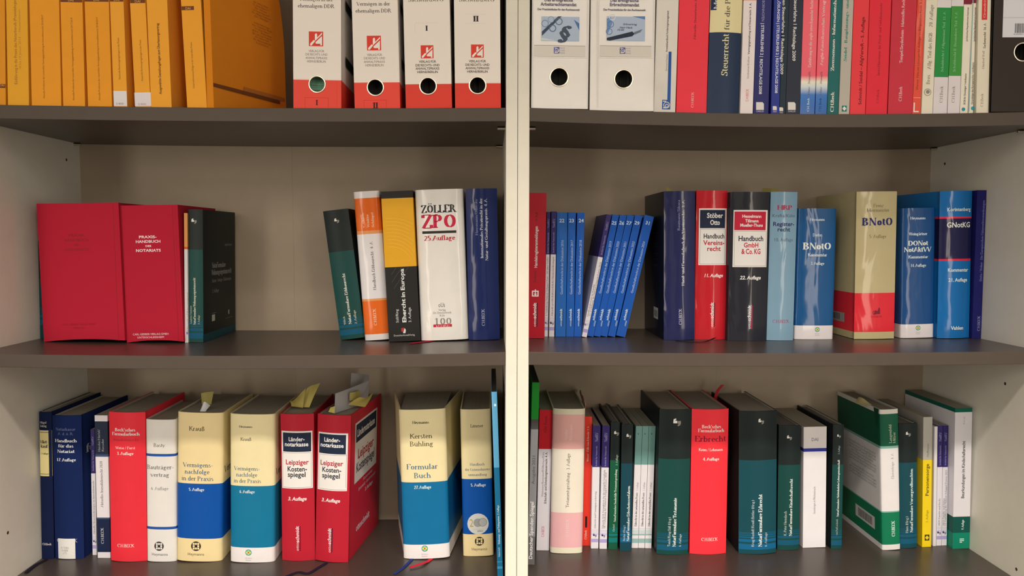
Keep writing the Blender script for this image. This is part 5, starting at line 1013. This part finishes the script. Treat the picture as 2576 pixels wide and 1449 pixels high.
green('slim dark teal form book on certificates of inheritance', 'LR', (1564, 1593.5, 1067, 1560, 1587, 1386.5), 1166,
 [('v', 'Becker (Hrsg.)', 1570, 1361, 1322, 5.5, 'B0BCB8', 's'), ('v', 'NotarFormulare Erbscheinsverfahren', 1580.5, 1362, 1223, 7, 'D0D4C8', 'S')], mark=(1582, 1097, 12), f=.85, foot=1345, body='16404A', bandc='145C80', bulge=.001, **GK)
for i_, (q_, w_) in enumerate((((1599.5, 1616, 1072, 1589, 1604.5, 1379), 'first'), ((1616.5, 1632.5, 1072, 1606, 1621, 1379), 'middle'), ((1633, 1649.5, 1072, 1623, 1638, 1379.5), 'last'))):
    xc_ = lambda y: (q_[0]+q_[1])/2*(1379-y)/307+(q_[3]+q_[4])/2*(y-1072)/307
    lr(['pale green and white booklet touching the slim dark teal form book', 'pale green and white booklet with an identical one on either side', 'pale green and white booklet touching the thick dark green form book'][i_], q_, ['DED4CE', (1169, '6E9488')],
     comma(xc_(1092), 1092, 5, '2E3834')+[('v', 'Erbrecht in der notariellen Praxis', xc_(1280), 1324, 1239, 5, '5A544E', 'S'), ('v', '2. Auflage', xc_(1225)+1, 1235, 1213, 4.2, '8A847C', 's')]+[('r', q_[3]-5, y_, q_[4]+5, y_+h_, '8FAEA4') for y_, h_ in ((1330, .8), (1334, .8), (1337.5, 1.5), (1342, 4.5), (1354.5, 11))], kind='soft', d=.146, group='pale green and white booklets')
p11 = green('thick dark green form book on wills, left of the red form book', 'LR', (1661, 1741, 1031, 1653, 1732, 1396), 1155,
 [('v', 'Tanck/Krug/Süß (Hrsg.)', 1683.5, 1375, 1301, 6.5, 'B4BCB4', 's'), ('v', 'NotarFormulare Testamente', 1697, 1376, 1253, 8.5, 'D8DACC', 'S'), ('v', '6. Auflage', 1711, 1376, 1344, 6, 'B4BCB4', 's')], mark=(1703.5, 1062, 19), foot=1362, page='9A8C76', group='green form books on the lower right shelf', d=.165)
p12 = lr('thick bright red form book on succession law with dark title line', (1742.5, 1835.5, 1030, 1737, 1828, 1395), ['F0343C'],
 [('h', "Beck'sches", 1790.5, 1073.5, 49, 8.5, 'ECD2C4', 'S'), ('h', 'Formularbuch', 1790, 1083.5, 66, 8.5, 'ECD2C4', 'S'), ('h', 'Erbrecht', 1788.5, 1104.5, 79, 14, '7E1C30', 's'), ('h', 'Keim / Lehmann', 1789, 1131.5, 61, 7, 'ECD2C4', 's'), ('h', '4. Auflage', 1789, 1155, 41, 7.5, 'ECD2C4', 'S'), ('h', 'C.H.BECK', 1785, 1357, 41, 8, 'ECD2C4', 's')], kind='hard', page='9A8C76', d=.165)
green('thickest dark green form book on succession, right of the red form book', 'LR', (1860.5, 1959, 1035, 1862, 1953.5, 1395), 1158,
 [('v', 'Krug/Rudolf/Kroiß/Bittler (Hrsg.)', 1894, 1376, 1258, 6.5, 'B4BCBC', 's'), ('v', 'NotarFormulare Erbrecht', 1912.5, 1376, 1244, 9.5, 'D8DCD2', 'S'), ('v', '6. Auflage', 1927, 1376, 1340, 6, 'B4BCBC', 's')], mark=(1915, 1060, 14), foot=1362, body='17464C', bandc='145E80', page='9A8C76', group='green form books on the lower right shelf', d=.165)
green('dark green form book on child law, beside the white paperback', 'LR', (1961, 2015.5, 1071, 1956.5, 2011, 1384.5), 1170,
 [('v', 'K.-Peter Horndasch', 1975.5, 1348, 1286, 6.5, 'B0B8AC', 's'), ('v', 'NotarFormulare Kindschaftsrecht', 1989.5, 1349, 1205, 7.5, 'D0D4C6', 'S')], mark=(1986, 1101, 12), f=.9, foot=1352, bulge=.003, **GK)
lr('plain white paperback with a single dark blue ring', (2022.5, 2079, 1073.5, 2019, 2077, 1378), ['E4DAD8', (1136, '2E3286'), (1127.5, 'D6CAC0')],
 [('h', 'DAI', 2050, 1105.5, 18, 8, '8A848A', 'b'), ('v', 'Gestaltungen im Pflichtteilsrecht', 2048.5, 1293, 1224, 5, '6A6468', 'n')], kind='soft', d=.15)
green('thin dark green form book in front of the tilted jacketed book', 'LR', (2096, 2124, 1068.5, 2091, 2117.5, 1382), 1169,
 [('v', 'von Proff zu Irnich', 2105, 1346, 1306, 5, 'A0ACA0', 's'), ('v', 'NotarFormulare Nichteheliche Lebensgemeinschaft', 2108.5, 1300, 1157, 5.5, 'CCD2C4', 'S'), ('v', '3. Auflage', 2110.5, 1143, 1121, 4.6, 'A0ACA0', 's')], mark=(2110.5, 1097, 9), f=.9, foot=1352, bulge=.001, **GK)
p17 = lr('green and white hardcover in a torn jacket showing its lettered back cover', (2214, 2261, 1030, 2221, 2266, 1384.5), ['DDD4C8', (1370, '12704A'), (1289, '7FA898'), (1286, 'E0D6CC'), (1128, '7FA898'), (1122, '14543A'), (1041, 'D2C8B6')],
 [('v', 'Langenfeld', 2239.5, 1115, 1068, 7, 'B0BCA0', 's'), ('v', 'Milzer', 2249.5, 1115, 1087, 7, 'B0BCA0', 's'), ('v', 'Eheverträge · 8. A.', 2245, 1205, 1139, 6.5, 'A09A90', 's'), ('v', 'C.H.BECK', 2247, 1350, 1311, 8, 'D0D8C8', 'S')],
 kind='jacket', d=.17, bulge=.003, page='8A7C66',
 side=[('L', 'h', t_, .42, .67-.022*i_-(.02 if i_ > 6 else 0), .62-.1*((i_ % 4) == 3), .0042, '8A8880', 'n') for i_, t_ in enumerate(['Das bewährte Werk zum Ehevertrag und zur', 'Vereinbarung über Scheidungsfolgen bringt', 'alle wichtigen Muster für die Praxis', 'der Notare und Anwälte.', 'Die Neuauflage berücksichtigt neue', 'Rechtsprechung und Gesetzgebung', 'zum Unterhalt sowie zum Güterrecht.', 'Vorteile auf einen Blick: übersichtlich', 'und praxisnah, mit Formulierungen', 'für jeden Ehetyp, mit Erläuterungen', 'für Notare, Rechtsanwälte und Richter'])]+
 [('L', 'r', .16, .11, .60, .20, 'C4BEB4')]+[('L', 'r', .22+k_*.02, .125, .231+k_*.02, .185, '2A2622') for k_ in range(16)])
tj = MB(); z1 = p17.h; tj.mesh([(-p17.t/2-.0006, .004, z1+.0004), (-p17.t/2-.0006, .022, z1+.0004), (-p17.t/2-.0009, .011, z1-.036)], [(0, 1, 2)], mat('11452E', 'satin')); tj.build('jacket_tear', p17.root)['label'] = 'dark green notch torn in the jacket'
green('dark green form book between the torn jacket and the yellow paperback', 'LR', (2262, 2309.5, 1066, 2264, 2308.5, 1380), 1164,
 [('v', 'Horn (Hrsg.)', 2281.5, 1341, 1299, 6.5, 'B0B8AC', 's'), ('v', 'NotarFormulare Vorsorgevollmachten', 2293, 1340, 1180, 7.5, 'D0D4C6', 'S')], mark=(2285, 1092, 12), f=.9, foot=1350, body='17444A', bulge=.003, **GK)
lr('yellow paperback with grey head on personal custody', (2323, 2345.5, 1049, 2319.5, 2342, 1376.5), ['E6C21C', (1157, 'A8A090')],
 [('v', 'Hoffmann', 2334, 1150, 1116, 5.5, '6A645A', 'n'), ('v', 'Personensorge', 2332.5, 1248, 1167, 8, '5A4E20', 'N'), ('v', '3. Auflage', 2332, 1315, 1283, 5.5, '8A7A20', 'n'), ('r', 2326, 1345, 2338, 1360, '4A3E18'), ('q', [(2332, 1347), (2337, 1352.5), (2332, 1358), (2327, 1352.5)], 'E6C21C')], kind='soft', d=.15)
lr('plain white booklet beside the yellow paperback', (2351, 2358.5, 1073, 2347, 2354.5, 1374), ['D8CEC6'], [], kind='soft', d=.146)
notrv('white booklet with violet head, touching the plain white booklet', 'LR', (2359.5, 2372, 1071, 2355.5, 2368, 1373), 1175, '2019: Familie und Recht', group='white and violet booklets on the lower right shelf')
notrv('white booklet with violet head in front of the tall white and green book', 'LR', (2373, 2386, 1071, 2369, 2381, 1372.5), 1175, '2021: Familie und Erben', '13. Verleihung des Helmut-Schippel-Preises 2021', group='white and violet booklets on the lower right shelf')
lr('tall white paperback with green head and foot at the right end', (2403, 2446, 1026.5, 2396.5, 2438.5, 1381), ['148060', (1340, '145044'), (1299.5, 'E2D8D4'), (1037, '14604C')],
 [('v', 'Kersel', 2425, 1068, 1048, 5, 'B0A8A0', 'n'), ('v', 'Beurkundungen im Kindschaftsrecht', 2423, 1254, 1110, 7.5, '4E4A48', 'N'), ('v', '9. Auflage', 2421.5, 1333, 1308, 5.5, 'C0CCC4', 'i'), ('r', 2414, 1355, 2425, 1357, 'DCE4DC'), ('r', 2414, 1359, 2425, 1361, 'DCE4DC'), ('r', 2414, 1363, 2420, 1365, 'DCE4DC')], kind='soft', d=.205)
tp = p12
ribbon(p12, smooth_pts([at(1799, 1012, Yb(p12, .72)), at(1800, 1002, Yb(p12, .74)), at(1805, 984, Yb(p12, .76)), at(1818, 968, Yb(p12, .74))]), .0060, 'B03238', lab='red ribbon bookmark rising behind the book', upright=True)
slip('cream folded note on top of the green and white torn-jacket book', [(2150, 1012), (2178, 1020), (2192, 1014), (2160, 1003)], [Yb(p17, .35), Yb(p17, .2), Yb(p17, .24), Yb(p17, .4)], 'B8A870', curl=.004, name='sticky_note', cat='sticky note', group='sticky notes in books')
def flat_brochure():
    a = on_floor('LR', 2112, 1371); b = on_floor('LR', 2190, 1371); Z = a.z; yb = DEP-.006
    mb = MB(); x0, x1 = a.x-.05, b.x-.004; y0 = a.y; z1 = at(2130, 1333, yb).z
    mb.box((0, 0, 0), (x1-x0, .0025, z1-Z), mat('D8D2CA', 'paper')); o = mb.build('brochure'); o.location = (x0, yb-.004, Z+.0002)
    tag(o, 'white brochure standing against the back panel behind the tilted green and white book', 'brochure')
flat_brochure()
# torn edge of the pink book's jacket
tj = MB(); hx = p2.t/2; h = p2.h
pts = [(0, 0), (.004, .014), (.010, .004), (.016, .018), (.026, .006), (.034, .022), (.05, .008), (.07, .013), (.10, .004), (.13, .010), (.15, 0)]
P = [(hx+.0003+.05*y, y+.006, h-.004) for y, z in pts]+[(hx+.0006+.05*y, y+.006, h+z*.55) for y, z in pts]; k_ = len(pts)
tj.mesh(P+[(x+.0004, y, z) for x, y, z in P], [(i, i+1, i+1+k_, i+k_) for i in range(k_-1)]+[(i+2*k_, i+3*k_, i+1+3*k_, i+1+2*k_) for i in range(k_-1)]+[(i+k_, i+1+k_, i+1+3*k_, i+3*k_) for i in range(k_-1)], mat('A8806A', 'paper'))
tj.build('torn_jacket_edge', p2.root)['label'] = 'ragged upper edge of the torn jacket'
